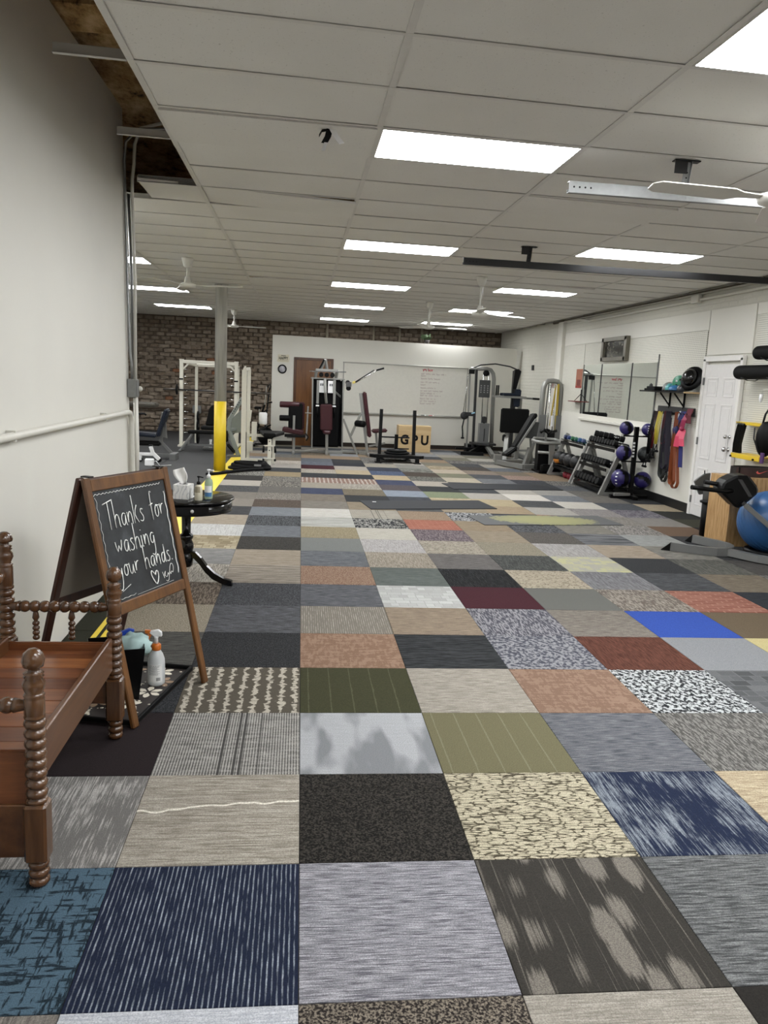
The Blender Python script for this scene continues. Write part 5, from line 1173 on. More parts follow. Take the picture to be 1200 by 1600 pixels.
# plywood box GPU
M_PLY = wood('pale_plywood', '#b09468', '#cdb58a', 0, 4, .55, .0)
t = TH('plyo_box', 'pale plywood jump box painted with the letters GPU', 'box', (2.66, 18.25, 0))
for z, n_ in ((.006, 'bottom_panel'), (.604, 'top_panel')): t.box(n_, M_PLY, (2.66, 18.25, z), (.76, .4, .012), None, .001)
for y, n_ in ((18.05, 'front_panel'), (18.45, 'back_panel')): t.box(n_, M_PLY, (2.66, y, .305), (.76, .014, .586), None, .001)
for x in (2.287, 3.033): t.box('side_panel', M_PLY, (x, 18.25, .305), (.014, .386, .586), None, .001)
text_obj('lettering', 'G P U', .30, M_BLACK, t.o, t.l((2.66, 18.0405, .275)), (R(90), 0, 0), .0008, 0, 'CENTER', .88, .012)
# ------------------------------------------------------------------ cable machine
t = TH('cable_machine', 'grey cable column machine standing in front of the whiteboard end', 'machine', (4.0, 17.2, 0))
t.bars('guide_post', M_SILVER, ((3.72, 17.2, .1), (3.69, 17.2, 1.96), .035)); t.bars('upright', M_DSTEEL, ((3.86, 17.2, .1), (3.83, 17.2, 1.96), .05, .08))
t.tube('arch_frame', M_SILVER, [(3.70, 17.2, 1.96), (4.06, 17.2, 1.985), (4.15, 17.2, 1.96), (4.21, 17.2, 1.88), (4.235, 17.2, 1.75), (4.28, 17.2, .15)], .045, 10)
t.box('pulley_head', M_BLACK, (3.72, 17.17, 1.90), (.12, .08, .10)); t.lathe('pulley', M_BLACK, plate_prof(.07, .03), (4.05, 17.18, 1.88), (0, 1, 0), 16)
t.box('instruction_panel', mat('charcoal_panel', '#3a3b3b', .4), (4.03, 17.16, 1.52), (.25, .012, .40)); 
b = MB()
for k in range(12): b.box(t.l((3.95 + (k % 3) * .075, 17.152, 1.44 + (k // 3) * .05)), (.03, .002, .028))
b.build('panel_print', mat('panel_print_grey', '#8a8b8a', .6), t.o)['kind'] = 'stuff'
t.box('weight_stack', M_STEEL, (4.08, 17.2, .46), (.22, .16, .52)); t.tube('guide_rod', M_CHROME, [(4.02, 17.2, .7), (4.0, 17.2, 1.9)], .012); t.tube('guide_rod', M_CHROME, [(4.14, 17.2, .7), (4.12, 17.2, 1.9)], .012); t.box('stack_head', M_DSTEEL, (4.07, 17.18, .80), (.09, .1, .16), None, .02); t.box('selector_pin', M_BLACK, (4.08, 17.115, .45), (.015, .02, .3))
t.lathe('carriage', M_DSTEEL, plate_prof(.09, .06), (3.62, 17.15, .88), (0, 1, 0), 18); t.box('carriage_arm', M_DSTEEL, (3.74, 17.15, .92), (.2, .07, .09)); t.box('carriage_label', mat('pale_blue_label', '#9ac4d8', .4), (3.80, 17.11, .95), (.08, .004, .03), (0, R(-20), 0))
t.tube('cable', M_CHROME, [(3.66, 17.18, 1.9), (3.58, 17.15, .92)], .008, 6); t.tube('rope_handle', M_BLACK, [(3.60, 17.1, .8), (3.57, 17.08, .62), (3.585, 17.08, .48), (3.59, 17.08, .38)], .016); t.lathe('rope_knob', M_BLACK, roller_prof(.04, .035), (3.59, 17.08, .345), (0, 0, 1), 12)
t.prism('base_plate', M_DSTEEL, [(3.8, 17.35), (4.3, 17.35), (4.32, 16.9), (4.12, 16.75), (3.88, 16.9)], (0, 0, .22), (1, 0, 0), (0, 1, 0), (0, 0, .05), .006); t.bars('base_leg', M_BLACKMETAL, ((4.05, 17.0, .22), (3.7, 16.75, .05), .07), ((3.5, 16.75, .035), (4.0, 16.7, .035), .08), ((3.45, 17.1, .12), (3.9, 17.1, .12), .05)); t.bars('base_leg', M_SILVER, ((4.12, 16.95, .2), (4.12, 16.3, .04), .08)); t.box('rear_foot', M_BLACKMETAL, (4.05, 17.5, .1), (.6, .3, .2))
t.o.location = (4.0 * 1.067, 18.35, 0); t.o.scale = (1.067, 1, 1.01)
t.tube('cable_hose', M_DSTEEL, [(3.74, 17.2, 1.98), (3.9, 17.1, 2.06), (4.2, 17.0, 2.1), (4.48, 16.8, 2.05), (4.62, 16.65, 1.98)], .016)
# ------------------------------------------------------------------ knee-raise tower
t = TH('knee_raise_tower', 'grey knee-raise tower with upright grips beside the cable machine', 'machine', (4.55, 16.6, 0))
t.box('upright', M_DSTEEL, (4.58, 16.75, .98), (.09, .09, 1.96)); t.box('upright', M_SILVER, (4.72, 16.7, .68), (.08, .08, 1.36)); t.prism('head_bracket', M_BLACKMETAL, [(4.52, 1.55), (4.6, 1.55), (4.68, 1.95), (4.62, 2.0), (4.54, 1.98)], (0, 16.62, 0), (1, 0, 0), (0, 0, 1), (0, .08, 0))
t.bars('arm_rest', M_SILVER, ((4.12, 16.5, 1.37), (4.8, 16.5, 1.37), .05), ((4.12, 16.8, 1.37), (4.8, 16.8, 1.37), .05)); t.pad('elbow_pad', M_NAVY, (4.28, 16.5, 1.42), (4.66, 16.5, 1.43), .12, .06); t.pad('elbow_pad', M_NAVY, (4.28, 16.8, 1.42), (4.66, 16.8, 1.43), .12, .06)
for x, y in ((4.14, 16.5), (4.25, 16.8)): t.tube('grip', M_BLACK, [(x, y, 1.38), (x, y, 1.62)], .017)
t.tube('dip_bar', M_STEEL, [(4.75, 16.5, 1.36), (4.95, 16.5, 1.355)], .02); t.tube('dip_grip', M_BLACK, [(4.94, 16.5, 1.355), (5.09, 16.5, 1.35)], .024)
t.pad('upper_back_pad', M_NAVY, (4.62, 16.6, 1.15), (4.64, 16.6, 1.55), .14, .06, (0, -1, 0))
t.bars('base', M_SILVER, ((4.35, 16.1, .04), (4.45, 17.1, .04), .08), ((4.85, 16.1, .04), (4.8, 17.1, .04), .08), ((4.4, 16.75, .05), (4.82, 16.75, .05), .07)); t.o.location = (4.55 * 1.066, 17.7, 0); t.o.scale = (1.066, 1, 1.01)
t = TH('leg_press', 'grey leg press with large black square padded plate', 'machine', (4.55, 16.5, 0))
t.pad('foot_plate', M_BLACKVINYL, (4.255, 16.45, .90), (4.87, 16.45, .90), .52, .07, (0, -1, 0))
t.bars('leg', M_SILVER, ((4.36, 16.3, .05), (4.46, 16.6, .68), .09), ((4.5, 16.7, .1), (4.5, 16.7, .7), .07), ((4.7, 16.6, .05), (4.7, 16.52, .8), .08)); t.bars('base', M_SILVER, ((4.34, 16.2, .04), (4.4, 16.85, .04), .08), ((4.76, 16.2, .04), (4.74, 16.85, .04), .08), ((4.38, 16.6, .05), (4.74, 16.6, .05), .07)); t.box('weight_block', M_BLACK, (4.42, 16.55, .52), (.14, .1, .16), None, .03)
# ------------------------------------------------------------------ incline bench / leg press
t = TH('incline_bench', 'adjustable black incline bench on grey frame beside knee-raise tower', 'bench', (4.5, 15.5, 0))
ibv = Vector((.50, 0, .86)).normalized()
t.pad('backrest', M_BLACKVINYL, (4.33, 15.5, .40), (4.72, 15.55, 1.10), .30, .08, (-.8, 0, .5)); t.pad('seat', M_BLACKVINYL, (4.12, 15.45, .24), (4.34, 15.47, .40), .3, .07, (-.5, 0, .8))
t.bars('back_frame', M_SILVER, ((4.36, 15.36, .42), (4.70, 15.36, 1.0), .04), ((4.42, 15.62, .42), (4.76, 15.62, 1.0), .04), ((4.66, 15.36, .92), (4.72, 15.62, .92), .04)); t.prism('back_plate', mat('dark_grey_shell', '#303231', .45), [(4.50, .62), (4.66, .94), (4.80, .94), (4.76, .60)], (0, 15.42, 0), (1, 0, 0), (0, 0, 1), (0, .16, 0), .01)
t.bars('support_leg', M_SILVER, ((4.72, 15.4, .55), (4.60, 15.4, .06), .05), ((4.66, 15.5, .60), (4.74, 15.55, .12), .045), ((4.30, 15.5, .34), (4.62, 15.45, .36), .04), ((4.62, 15.4, .42), (4.50, 15.3, .06), .06))
t.bars('base_rail', M_SILVER, ((4.07, 15.85, .07), (4.42, 15.0, .07), .08, .09), ((4.42, 15.03, .07), (4.95, 15.25, .07), .08, .09), ((4.07, 15.85, .07), (4.75, 16.0, .07), .08, .09)); t.box('base_block', M_SILVER, (4.1, 15.85, .15), (.16, .12, .14))
t.tube('chrome_guard', M_CHROME, [(4.2, 15.4, .32), (4.26, 15.38, .36), (4.36, 15.38, .36)], .02)
t.pad('yellow_band', mat('yellow_strap', '#a8983a', .5), (4.76, 15.3, .12), (4.76, 15.3, .45), .03, .03, (0, -1, 0))
# ------------------------------------------------------------------ tall lat tower with yellow bands
t = TH('lat_tower', 'tall silver arched cable tower with yellow bands by right wall', 'machine', (5.1, 15.8, 0))
y = 15.75
t.tube('arch_frame', M_SILVER, [(4.91, y, .04), (4.905, y, 1.4), (4.91, y, 1.62), (4.94, y, 1.72), (5.0, y, 1.77), (5.1, y, 1.78), (5.2, y, 1.765), (5.25, y, 1.70), (5.275, y, 1.6), (5.28, y, .04)], .052, 10)
t.box('side_cover', M_STEEL, (4.93, y - .02, .62), (.14, .1, .9)); t.box('side_cover', M_STEEL, (5.27, y - .02, .62), (.14, .1, .9)); t.box('pulley_block', M_CHROME, (5.10, y - .03, 1.68), (.09, .06, .1)); t.tube('cable', M_DSTEEL, [(5.02, y, 1.72), (4.98, y, .8)], .01, 6); t.tube('guide_rod', M_CHROME, [(5.05, y, .4), (5.06, y, 1.7)], .013); t.tube('guide_rod', M_CHROME, [(5.16, y, .4), (5.16, y, 1.7)], .013)
M_YBAND = mat('mustard_band', '#a8902c', .5)
t.pad('band', M_YBAND, (5.15, y - .05, 1.68), (5.09, y - .05, .85), .03, .012, (0, -1, 0), .004); t.pad('band', M_YBAND, (5.2, y - .06, 1.72), (5.22, y - .06, .45), .045, .014, (0, -1, 0), .004)
t.box('caution_label', M_WPLA, (5.12, y - .06, .95), (.05, .006, .22)); t.box('weight_stack', M_BLACK, (5.1, y, .55), (.28, .14, .36)); t.box('lower_stack', M_BLACK, (5.08, y - .1, .2), (.3, .2, .36)); t.box('base', M_STEEL, (5.1, y, .03), (.5, .4, .06)); t.tube('hand_grips', M_BLACK, [(4.86, y - .2, .74), (5.0, y - .2, .77), (5.1, y - .2, .73), (5.2, y - .2, .76)], .03)
t.o.location = (5.1 * 1.022, 16.1, 0); t.o.scale = (1.022, 1, 1)
# roman chair
t = TH('roman_chair', 'silver tubular hyperextension frame in front of lat tower', 'machine', (4.8, 14.8, 0))
t.tube('top_loop', M_SILVER, [(4.48, 14.7, .62), (4.50, 14.5, .61), (4.62, 14.42, .6), (4.9, 14.42, .6), (5.03, 14.5, .6), (5.06, 14.75, .61), (5.0, 15.0, .63), (4.6, 15.0, .64), (4.48, 14.7, .62)], .032, 10)
t.bars('post', M_SILVER, ((4.78, 14.45, .58), (4.82, 14.5, .12), .09, .05), ((4.96, 14.9, .6), (4.98, 14.9, .1), .06)); t.tube('cross_tube', M_SILVER, [(4.57, 14.6, .40), (4.8, 14.55, .40), (5.04, 14.6, .42)], .028); t.tube('side_loop', M_SILVER, [(4.95, 14.55, .55), (5.05, 14.5, .46), (5.05, 14.5, .34), (4.96, 14.52, .24)], .025)
t.pad('foot_pad', M_BLACKVINYL, (4.62, 14.5, .11), (5.02, 14.5, .11), .14, .14); t.box('base_plate', M_BLACK, (4.8, 14.75, .02), (.42, .5, .04)); t.box('stack_box', M_BLACK, (4.72, 14.8, .3), (.22, .2, .5)); t.tube('hand_grips', M_BLACK, [(4.68, 14.9, .76), (4.76, 14.9, .82), (4.84, 14.9, .74), (4.92, 14.9, .8)], .03); t.bars('grip_post', M_SILVER, ((4.8, 14.9, .6), (4.8, 14.9, .76), .04)); t.o.location.y += .05
# ------------------------------------------------------------------ right wall: door with six panels
d = struct(bpy.data.objects.new('door_2', None)); C.objects.link(d); d.location = (XR - .018, 9.77, 0)
M_DOORP = mat('white_door_paint', '#dcdad8', .3)
MB().box((-.006, 0, 1.025), (.03, .85, 2.03), bev=.002).build('door_leaf', M_DOORP, d)
for y0, y1, z0, z1 in ((.08, .33, 1.63, 1.86), (.08, .33, .80, 1.52), (.08, .33, .16, .66)):
    for s_ in (-1, 1):
        yc = s_ * (y0 + y1) / 2; b = MB(); h_, w_ = (z1 - z0), (y1 - y0)
        for q in (z0, z1): b.box((-.023, yc, q), (.008, w_ + .02, .02), bev=.003)
        for q in (-1, 1): b.box((-.023, yc + q * w_ / 2, (z0 + z1) / 2), (.008, .02, h_), bev=.003)
        b.build('panel_moulding', M_DOORP, d); MB().box((-.022, yc, (z0 + z1) / 2), (.006, w_ - .07, h_ - .07), bev=.003).build('door_panel', M_DOORP, d)
for s_ in (-1, 1): MB().box((-.012, s_ * .455, 1.06), (.05, .065, 2.12), bev=.006).build('door_frame', M_TRIM, d)
MB().box((-.012, 0, 2.115), (.05, .97, .07), bev=.006).build('door_frame', M_TRIM, d)
for z in (1.82, 1.02, .22): MB().box((-.03, .428, z), (.016, .03, .1), bev=.003).build('hinge', M_STEEL, d)
for z, r_ in ((1.13, .026), (.97, .032)):
    b = MB(); b.lathe([(r_ * .9, 0), (r_ * .9, .012), (.012, .014), (.012, .04), (r_, .05), (r_, .07), (r_ * .6, .085), (0, .088)], (-.02, -.37, z), (-1, 0, 0), 16); b.build('door_knob' if z < 1 else 'deadbolt', M_CHROME, d)
# ------------------------------------------------------------------ mirrors, ledge, picture, poster
M_MIRROR = mat('mirror_glass', '#e2e8e4', .02, 1.)
for k, (y0, y1) in enumerate(((13.98, 14.89), (12.65, 13.96), (11.70, 12.63))):
    t = thing('wall_mirror', 'frameless wall mirror, %s' % ('farthest of three, nearest the coral poster', 'middle and widest of three', 'nearest of three, by the black shelf')[k], 'mirror', (XR - .013, (y0 + y1) / 2, 1.17), 0, 'wall mirrors')
    MB().box((-.004, 0, .465), (.006, y1 - y0 - .006, .93), bev=.001).build('glass', M_MIRROR, t)
    for q in (-1, 1): MB().box((-.006, q * (y1 - y0) / 2, .465), (.012, .012, .94)).build('edge_strip', M_DSTEEL, t)
o = MB().box((XR - .04, 13.3, 1.075), (.06, 3.1, .04), bev=.004).build('wall_ledge', M_WALLW); tag(o, 'white wooden ledge running under the three wall mirrors', 'ledge')
t = TH('picture_frame', 'grey framed dark group photograph hung above mirrors', 'picture', (XR - .013, 13.38, 2.15))
fr = mat('pewter_frame', '#6e6a5e', .4, .3); yc, zc, hy, hz = 13.38, 2.35, .54, .2
for s_ in (-1, 1):
    t.box('frame_side', fr, (XR - .05, yc, zc + s_ * (hz - .03)), (.075, hy * 2, .07)); t.box('frame_side', fr, (XR - .05, yc + s_ * (hy - .04), zc), (.075, .09, hz * 2))
m, nt, bs = nodes_of('dark_photo_print'); v = coords(nt, (1, 1, 1)); L(nt, ramp(nt, noise(nt, v, 14, 5, .7), [(.38, lin('151512')), (.55, lin('3c3b35')), (.7, lin('8d897c'))]), bs.inputs['Base Color']); bs.inputs['Roughness'].default_value = .15
t.box('photo', m, (XR - .035, yc, zc), (.02, hy * 2 - .1, hz * 2 - .08), None, 0); t.box('mat_border', mat('pale_mount', '#a5a196', .5), (XR - .03, yc, zc), (.02, hy * 2 - .06, hz * 2 - .04), None, 0)
t = TH('wall_poster', 'small coral coloured poster beside the farthest mirror', 'poster', (XR - .013, 15.13, 1.66))
t.box('poster_sheet', mat('coral_paper', '#98604a', .7), (XR - .016, 15.13, 1.84), (.004, .34, .37), None, 0); t.box('poster_figure', mat('dark_red_ink', '#6a2c24', .7), (XR - .0185, 15.13, 1.76), (.002, .2, .12), None, 0); t.box('poster_band', mat('red_ink_band', '#8a2f28', .7), (XR - .0185, 15.13, 1.68), (.002, .33, .035), None, 0)
t = TH('corner_shelf', 'small wall bracket with red edge under the coral poster', 'shelf', (XR - .013, 15.05, 1.39))
t.box('shelf_board', mat('red_edge_board', '#6a2420', .6), (XR - .09, 15.05, 1.395), (.15, .4, .018)); t.bars('bracket', M_BLACK, ((XR - .02, 14.93, 1.4), (XR - .02, 14.93, 1.63), .02), ((XR - .15, 14.93, 1.4), (XR - .02, 14.93, 1.55), .012))
o = MB().box((XR - .02, 18.33, 2.08), (.03, .12, .12), bev=.004).build('wall_outlet', M_DSTEEL); tag(o, 'small dark wall box on painted brick near partition', 'outlet')
t = TH('mirror_strip', 'thin grey metal strip rising above nearest mirror edge', 'trim', (XR - .02, 11.68, 1.17)); t.bars('strip', M_STEEL, ((XR - .02, 11.68, 1.17), (XR - .02, 11.68, 2.22), .02, .014))
# ------------------------------------------------------------------ shelf with balance gear
t = TH('wall_shelf', 'black-edged wall shelf on two brackets holding balance gear', 'shelf', (XR - .02, 11.0, 1.66))
t.box('shelf_board', M_BLACK, (5.31, 11.01, 1.66), (.25, 1.42, .022)); t.box('end_grain', mat('raw_wood_edge', '#b59a72', .7), (5.31, 10.297, 1.66), (.25, .006, .022), None, 0)
for y in (10.72, 11.16): t.bars('bracket', M_BLACK, ((5.42, y, 1.42), (5.42, y, 1.65), .03, .012), ((5.42, y, 1.46), (5.26, y, 1.645), .02)); 
SZ = 1.672
def dome(name, lab, m_, y, x, r, h, flat=1.0):
    t = TH(name, lab, 'balance pod', (x, y, SZ)); t.lathe('dome', m_, [(r * .98, 0), (r, .01), (r * .95, h * .4), (r * .78, h * .7), (r * .45, h * .93), (0, h)], (x, y, SZ + .012), seg=22); t.lathe('base_disc', M_BLACK, [(0, 0), (r * 1.0, 0), (r * 1.02, .006), (r, .012), (0, .012)], (x, y, SZ), seg=22); return t
dome('balance_pod', 'grey half-dome balance pod on the black wall shelf', mat('grey_pod', '#6e7470', .4), 11.10, 5.36, .1, .12)
dome('balance_pod', 'teal half-dome balance pod on the black wall shelf', mat('teal_pod', '#3f8f92', .35), 10.94, 5.30, .075, .10)
dome('balance_pod', 'blue half-dome balance pod at the front of wall shelf', mat('blue_pod', '#2f6a9c', .35), 10.72, 5.26, .085, .075)
t = TH('massage_wheel', 'green disc with spiky cutouts standing on black wall shelf', 'disc', (5.35, 10.78, SZ)); m_ = mat('green_plastic', '#2f7a5c', .4)
t.lathe('disc', m_, [(0, 0), (.10, 0), (.112, .01), (.112, .04), (.10, .05), (0, .05)], (5.37, 10.78, SZ + .115), (-1, -.6, 0), 26)
for k in range(5):
    a = k * 2 * PI / 5; c_ = Vector((5.335, 10.755, SZ + .115)) + Vector((.35, -.6, 0)).normalized() * .05 * math.cos(a) + Vector((0, 0, .05 * math.sin(a))); t.lathe('knob', M_BLACK if k % 2 else M_WPLA, [(.016, 0), (.016, .012), (0, .02)], c_, (-1, -.6, 0), 10)
t = TH('foam_block', 'low black foam step with rounded knob at shelf end', 'block', (5.31, 11.5, SZ)); t.box('block', M_RUBBER, (5.31, 11.42, SZ + .03), (.18, .28, .06), None, .008); t.box('step', M_RUBBER, (5.31, 11.62, SZ + .015), (.14, .12, .03), None, .006); t.lathe('knob', M_DSTEEL, [(.025, 0), (.03, .03), (.025, .06), (0, .08)], (5.3, 11.58, SZ + .03), seg=12)
t = TH('balance_trainer', 'large glossy black balance trainer leaning upright on wall shelf', 'trainer', (5.34, 10.42, SZ)); ax = Vector((-.75, -.35, .25))
t.lathe('disc', M_BLACK, [(0, 0), (.165, 0), (.175, .015), (.165, .035), (.12, .05), (0, .055)], (5.355, 10.42, SZ + .178), ax, 28); t.lathe('dome', mat('glossy_black_dome', '#0b0b0c', .12), [(.12, 0), (.11, .05), (.06, .09), (0, .1)], Vector((5.355, 10.42, SZ + .178)) + ax.normalized() * .05, ax, 24)
t = TH('hand_weight', 'small glossy grey hand weight in front of balance trainer', 'weight', (5.27, 10.56, SZ)); t.lathe('body', mat('glossy_grey', '#4a4c4e', .15), [(0, 0), (.05, .0), (.055, .03), (.05, .07), (.03, .09), (0, .095)], (5.27, 10.56, SZ), seg=16); t.lathe('grip', M_CHROME, [(.012, .09), (.012, .14), (.02, .15), (0, .16)], (5.27, 10.56, SZ), seg=12)
# ------------------------------------------------------------------ band rack and hanging bands
t = TH('band_rack', 'dark grey wall rail with hooks for hanging exercise bands', 'rack', (XR - .02, 10.95, 1.3))
t.box('back_rail', M_DSTEEL, (XR - .025, 10.955, 1.39), (.025, 1.12, .12)); 
hooks = [11.42, 11.30, 11.20, 11.08, 10.97, 10.86, 10.74, 10.62, 10.52, 10.42]
for y in hooks: t.tube('hook', M_BLACK, [(XR - .03, y, 1.36), (XR - .12, y, 1.36), (XR - .13, y, 1.38)], .006, 6)
t.tube('end_hook', M_BLACK, [(XR - .05, 10.40, 1.385), (XR - .06, 10.34, 1.39)], .008, 6)
def loopband(lab, cat, y, zb, m_, wd, xoff=0., drift=0., r=.016, strands=2):
    t = TH('resistance_band', lab, cat, (XR - .08 - xoff, y, zb), 'exercise bands on the wall rail')
    for k in range(strands):
        x = XR - .07 - xoff - k * wd * 1.15; sp = .035 + .075 * ((k * 7 + 3) % 4) / 4; zk = zb + .05 * k; n_ = 10
        top = [(x, y + .012 * math.cos(a), 1.372 + .012 * math.sin(a)) for a in (0, .8, 1.57, 2.3, 3.14)]
        A = [(x - .012 * math.sin(PI * q / n_), y + .012 + drift * q / n_ + (sp - .012) * (q / n_) ** 1.6, 1.372 - (1.372 - zk - sp) * q / n_) for q in range(1, n_ + 1)]
        Bk = [(p[0] + .004, y - .012 + drift * q / n_ - (sp - .012) * (q / n_) ** 1.6, p[2]) for q, p in zip(range(1, n_ + 1), A)]
        bot = [(x, y + drift + sp * math.cos(a), zk + sp - sp * math.sin(a)) for a in (.4, .8, 1.2, 1.57, 1.95, 2.35, 2.75)]
        MB().ribbon([t.l(p) for p in top[::-1] + A + bot + Bk[::-1]], (-wd, .012, 0), .005).build('strap_loop', m_, t.o)
    return t
loopband('grey flat resistance band loop hanging behind purple band', 'band', 11.02, .36, mat('grey_band', '#2a2c2b', .6), .035, .03, -.05)
loopband('black flat resistance band loop hanging lowest beside grey band', 'band', 11.08, .34, mat('black_band', '#0c0c0d', .6), .03, .0, -.06)
loopband('dark purple flat resistance band with printed mark', 'band', 10.92, .50, mat('purple_band', '#150e24', .6), .035, .045, -.03)
loopband('orange brown flat resistance band loop, longest on the rail', 'band', 10.66, .30, mat('orange_band', '#7e3c16', .45), .04, .03, -.05)
loopband('maroon flat resistance band hanging between yellow and purple bands', 'band', 11.0, .85, mat('maroon_band', '#4c1620', .6), .045, .02, -.02)
def tubing(lab, y, m_, zb, drift, xoff):
    t = TH('tube_band', lab, 'band', (XR - .1 - xoff, y, zb), 'exercise bands on the wall rail')
    for k in range(4):
        y0 = y + (k - 1.5) * .022; t.tube('tubing', m_, [(XR - .09 - xoff - .008 * k, y0, 1.37), (XR - .11 - xoff - .01 * k, y0 + drift * .5 + .01 * math.sin(k), (1.37 + zb) / 2), (XR - .12 - xoff, y0 + drift, zb)], .008, 6)
    for s_ in (-1, 1):
        yh = y + drift + s_ * .05; zt = zb - .1 - .05 * (s_ + 1)
        t.tube('handle_strap', M_BLACK, [(XR - .12 - xoff, yh, zb), (XR - .13 - xoff, yh + .05, zt), (XR - .13 - xoff, yh - .05, zt), (XR - .12 - xoff, yh, zb)], .008, 6); t.tube('handle_grip', M_RUBBER, [(XR - .13 - xoff, yh + .06, zt), (XR - .13 - xoff, yh - .06, zt)], .018, 8)
tubing('red exercise tubing with black handles at the rail end', 11.40, mat('red_tubing', '#701218', .4), .80, .02, .0)
tubing('yellow exercise tubing with black handles on the rail', 11.22, mat('yellow_tubing', '#b8a838', .4), .88, .03, .02)
tubing('black exercise tubing with handles hanging below yellow tubing', 11.30, M_BLACK, .72, .1, .06)
def strap(name, lab, pts, m_, wv, cat='band'):
    t = TH(name, lab, cat, pts[-1]); MB().ribbon([t.l(p) for p in pts], wv, .006).build('strap', m_, t.o); return t
strap('cloth_strap', 'pale blue-white cloth strap folded over the rail', [(5.36, 10.62, 1.40), (5.33, 10.66, 1.3), (5.32, 10.72, 1.17)], mat('pale_blue_cloth', '#b6bcc2', .8), (-.03, .09, 0))
strap('cloth_strap', 'royal blue stretch strap hanging down beside pink band', [(5.36, 10.53, 1.40), (5.33, 10.53, 1.2), (5.33, 10.50, .95), (5.33, 10.45, .62)], mat('royal_blue_cloth', '#121a5c', .7), (-.02, .075, 0))
strap('cloth_strap', 'dark maroon cloth hung over rail end beside the door', [(5.37, 10.40, 1.44), (5.335, 10.39, 1.35), (5.34, 10.39, 1.24)], mat('dark_red_cloth', '#5a1826', .8), (-.02, .12, 0))
t = TH('stretch_band', 'bright pink stretch band knotted and hanging from the rail', 'band', (5.3, 10.45, .9)); m_ = mat('pink_latex', '#c8405e', .5)
for nm, pts, wv in (('tail', [(5.33, 10.50, 1.16), (5.29, 10.53, 1.05), (5.29, 10.56, .9)], (-.03, .10, 0)), ('tail', [(5.33, 10.47, 1.14), (5.295, 10.44, 1.02), (5.295, 10.41, .92)], (-.03, .09, 0)), ('upper', [(5.36, 10.42, 1.40), (5.31, 10.45, 1.28), (5.31, 10.49, 1.16)], (-.03, .07, 0))): MB().ribbon([t.l(p) for p in pts], wv, .005).build(nm, m_ if nm == 'tail' else mat('magenta_latex', '#8c2046', .5), t.o)
MB().sphere(t.l((5.31, 10.49, 1.16)), .04, 12, 8, (.7, 1, .8)).build('knot', MATS['magenta_latex'], t.o)
t = TH('folded_strap', 'navy blue folded strap roll hanging under pale blue strap', 'band', (5.32, 10.66, 1.1)); MB().sphere(t.l((5.31, 10.66, 1.13)), .07, 16, 10, (.5, 1, 1)).build('roll', mat('navy_cloth', '#151a4c', .7), t.o); MB().ribbon([t.l(p) for p in ((5.36, 10.6, 1.4), (5.33, 10.63, 1.28), (5.31, 10.66, 1.18))], (-.02, .06, 0), .006).build('loop', MATS['navy_cloth'], t.o)
# ------------------------------------------------------------------ dumbbell racks
def drack(name, lab, y0, y1, tiers):
    t = TH(name, lab, 'rack', (5.0, (y0 + y1) / 2, 0))
    for y in (y0, y1):
        t.bars('side_frame', M_SILVER, ((4.74, y, .0), (5.06, y, .80), .055, .07)); t.bars('rear_leg', M_SILVER, ((5.02, y, .72), (5.26, y, .0), .055, .06)); t.bars('foot', M_SILVER, ((4.74, y, .025), (5.28, y, .025), .06, .05))
    for x, z in tiers:
        b = MB(); n_ = Vector((-.26, 0, .966)); b.box(t.l((x, (y0 + y1) / 2, z)), (.26, y1 - y0 - .06, .014), (0, R(15), 0)); b.box(t.l((x - .125, (y0 + y1) / 2, z - .025)), (.012, y1 - y0 - .06, .05)); b.build('shelf_tray', M_BLACKMETAL, t.o)
    return t
drack('dumbbell_rack', 'three-tier grey dumbbell rack full of black dumbbells', 11.80, 13.05, ((5.05, .73), (4.94, .42), (4.86, .10)))
drack('dumbbell_rack', 'grey rack with coloured dumbbells above medicine balls', 13.2, 14.42, ((5.05, .66), (4.93, .20)))
hexp = [(math.cos(k * PI / 3 + PI / 6), math.sin(k * PI / 3 + PI / 6)) for k in range(6)]
def db_meshes(r, hl, gl, mh):
    b = MB(); b.prism([(x * r, y * r) for x, y in hexp], (-hl / 2, 0, 0), (0, 1, 0), (0, 0, 1), (hl, 0, 0), r * .16); me1 = b.mesh('weight_head', mh)
    me2 = MB().lathe([(.011, -gl / 2), (.015, 0), (.011, gl / 2)], (0, 0, 0), (1, 0, 0), 8).mesh('handle', M_CHROME); return me1, me2, hl, gl
def dumbbell(lab, loc, tilt, meshes, group, rz=0):
    me1, me2, hl, gl = meshes
    t = thing('dumbbell', lab, 'dumbbell', loc, 0, group); t.rotation_euler = (0, tilt, rz)
    for s_ in (-1, 1): inst(me1, 'weight_head', t, (s_ * (gl / 2 + hl / 2 - .004), 0, 0))
    inst(me2, 'handle', t)
M_HEX = mat('black_hex_rubber', '#050506', .6, spec=.2, bmp=.08)
ordw = ['first', 'second', 'third', 'fourth', 'fifth', 'sixth', 'seventh', 'eighth', 'ninth', 'tenth', 'eleventh', 'twelfth']
sets = [db_meshes(.054, .075, .12, M_HEX), db_meshes(.058, .085, .12, M_HEX), db_meshes(.068, .1, .12, M_HEX)]
for ti, (x, z, n_, nm) in enumerate(((5.05, .73, 10, 'top'), (4.94, .42, 10, 'middle'), (4.86, .10, 8, 'bottom'))):
    r_ = (.054, .058, .068)[ti]
    for k in range(n_):
        y = 12.97 - (k + .5) * 1.12 / n_
        dumbbell('%s black dumbbell from the far end, %s tier of three-tier rack' % (ordw[k], nm), (x, y, z + r_ * .9 + .012), R(15), sets[ti], 'black dumbbells on the three-tier rack')
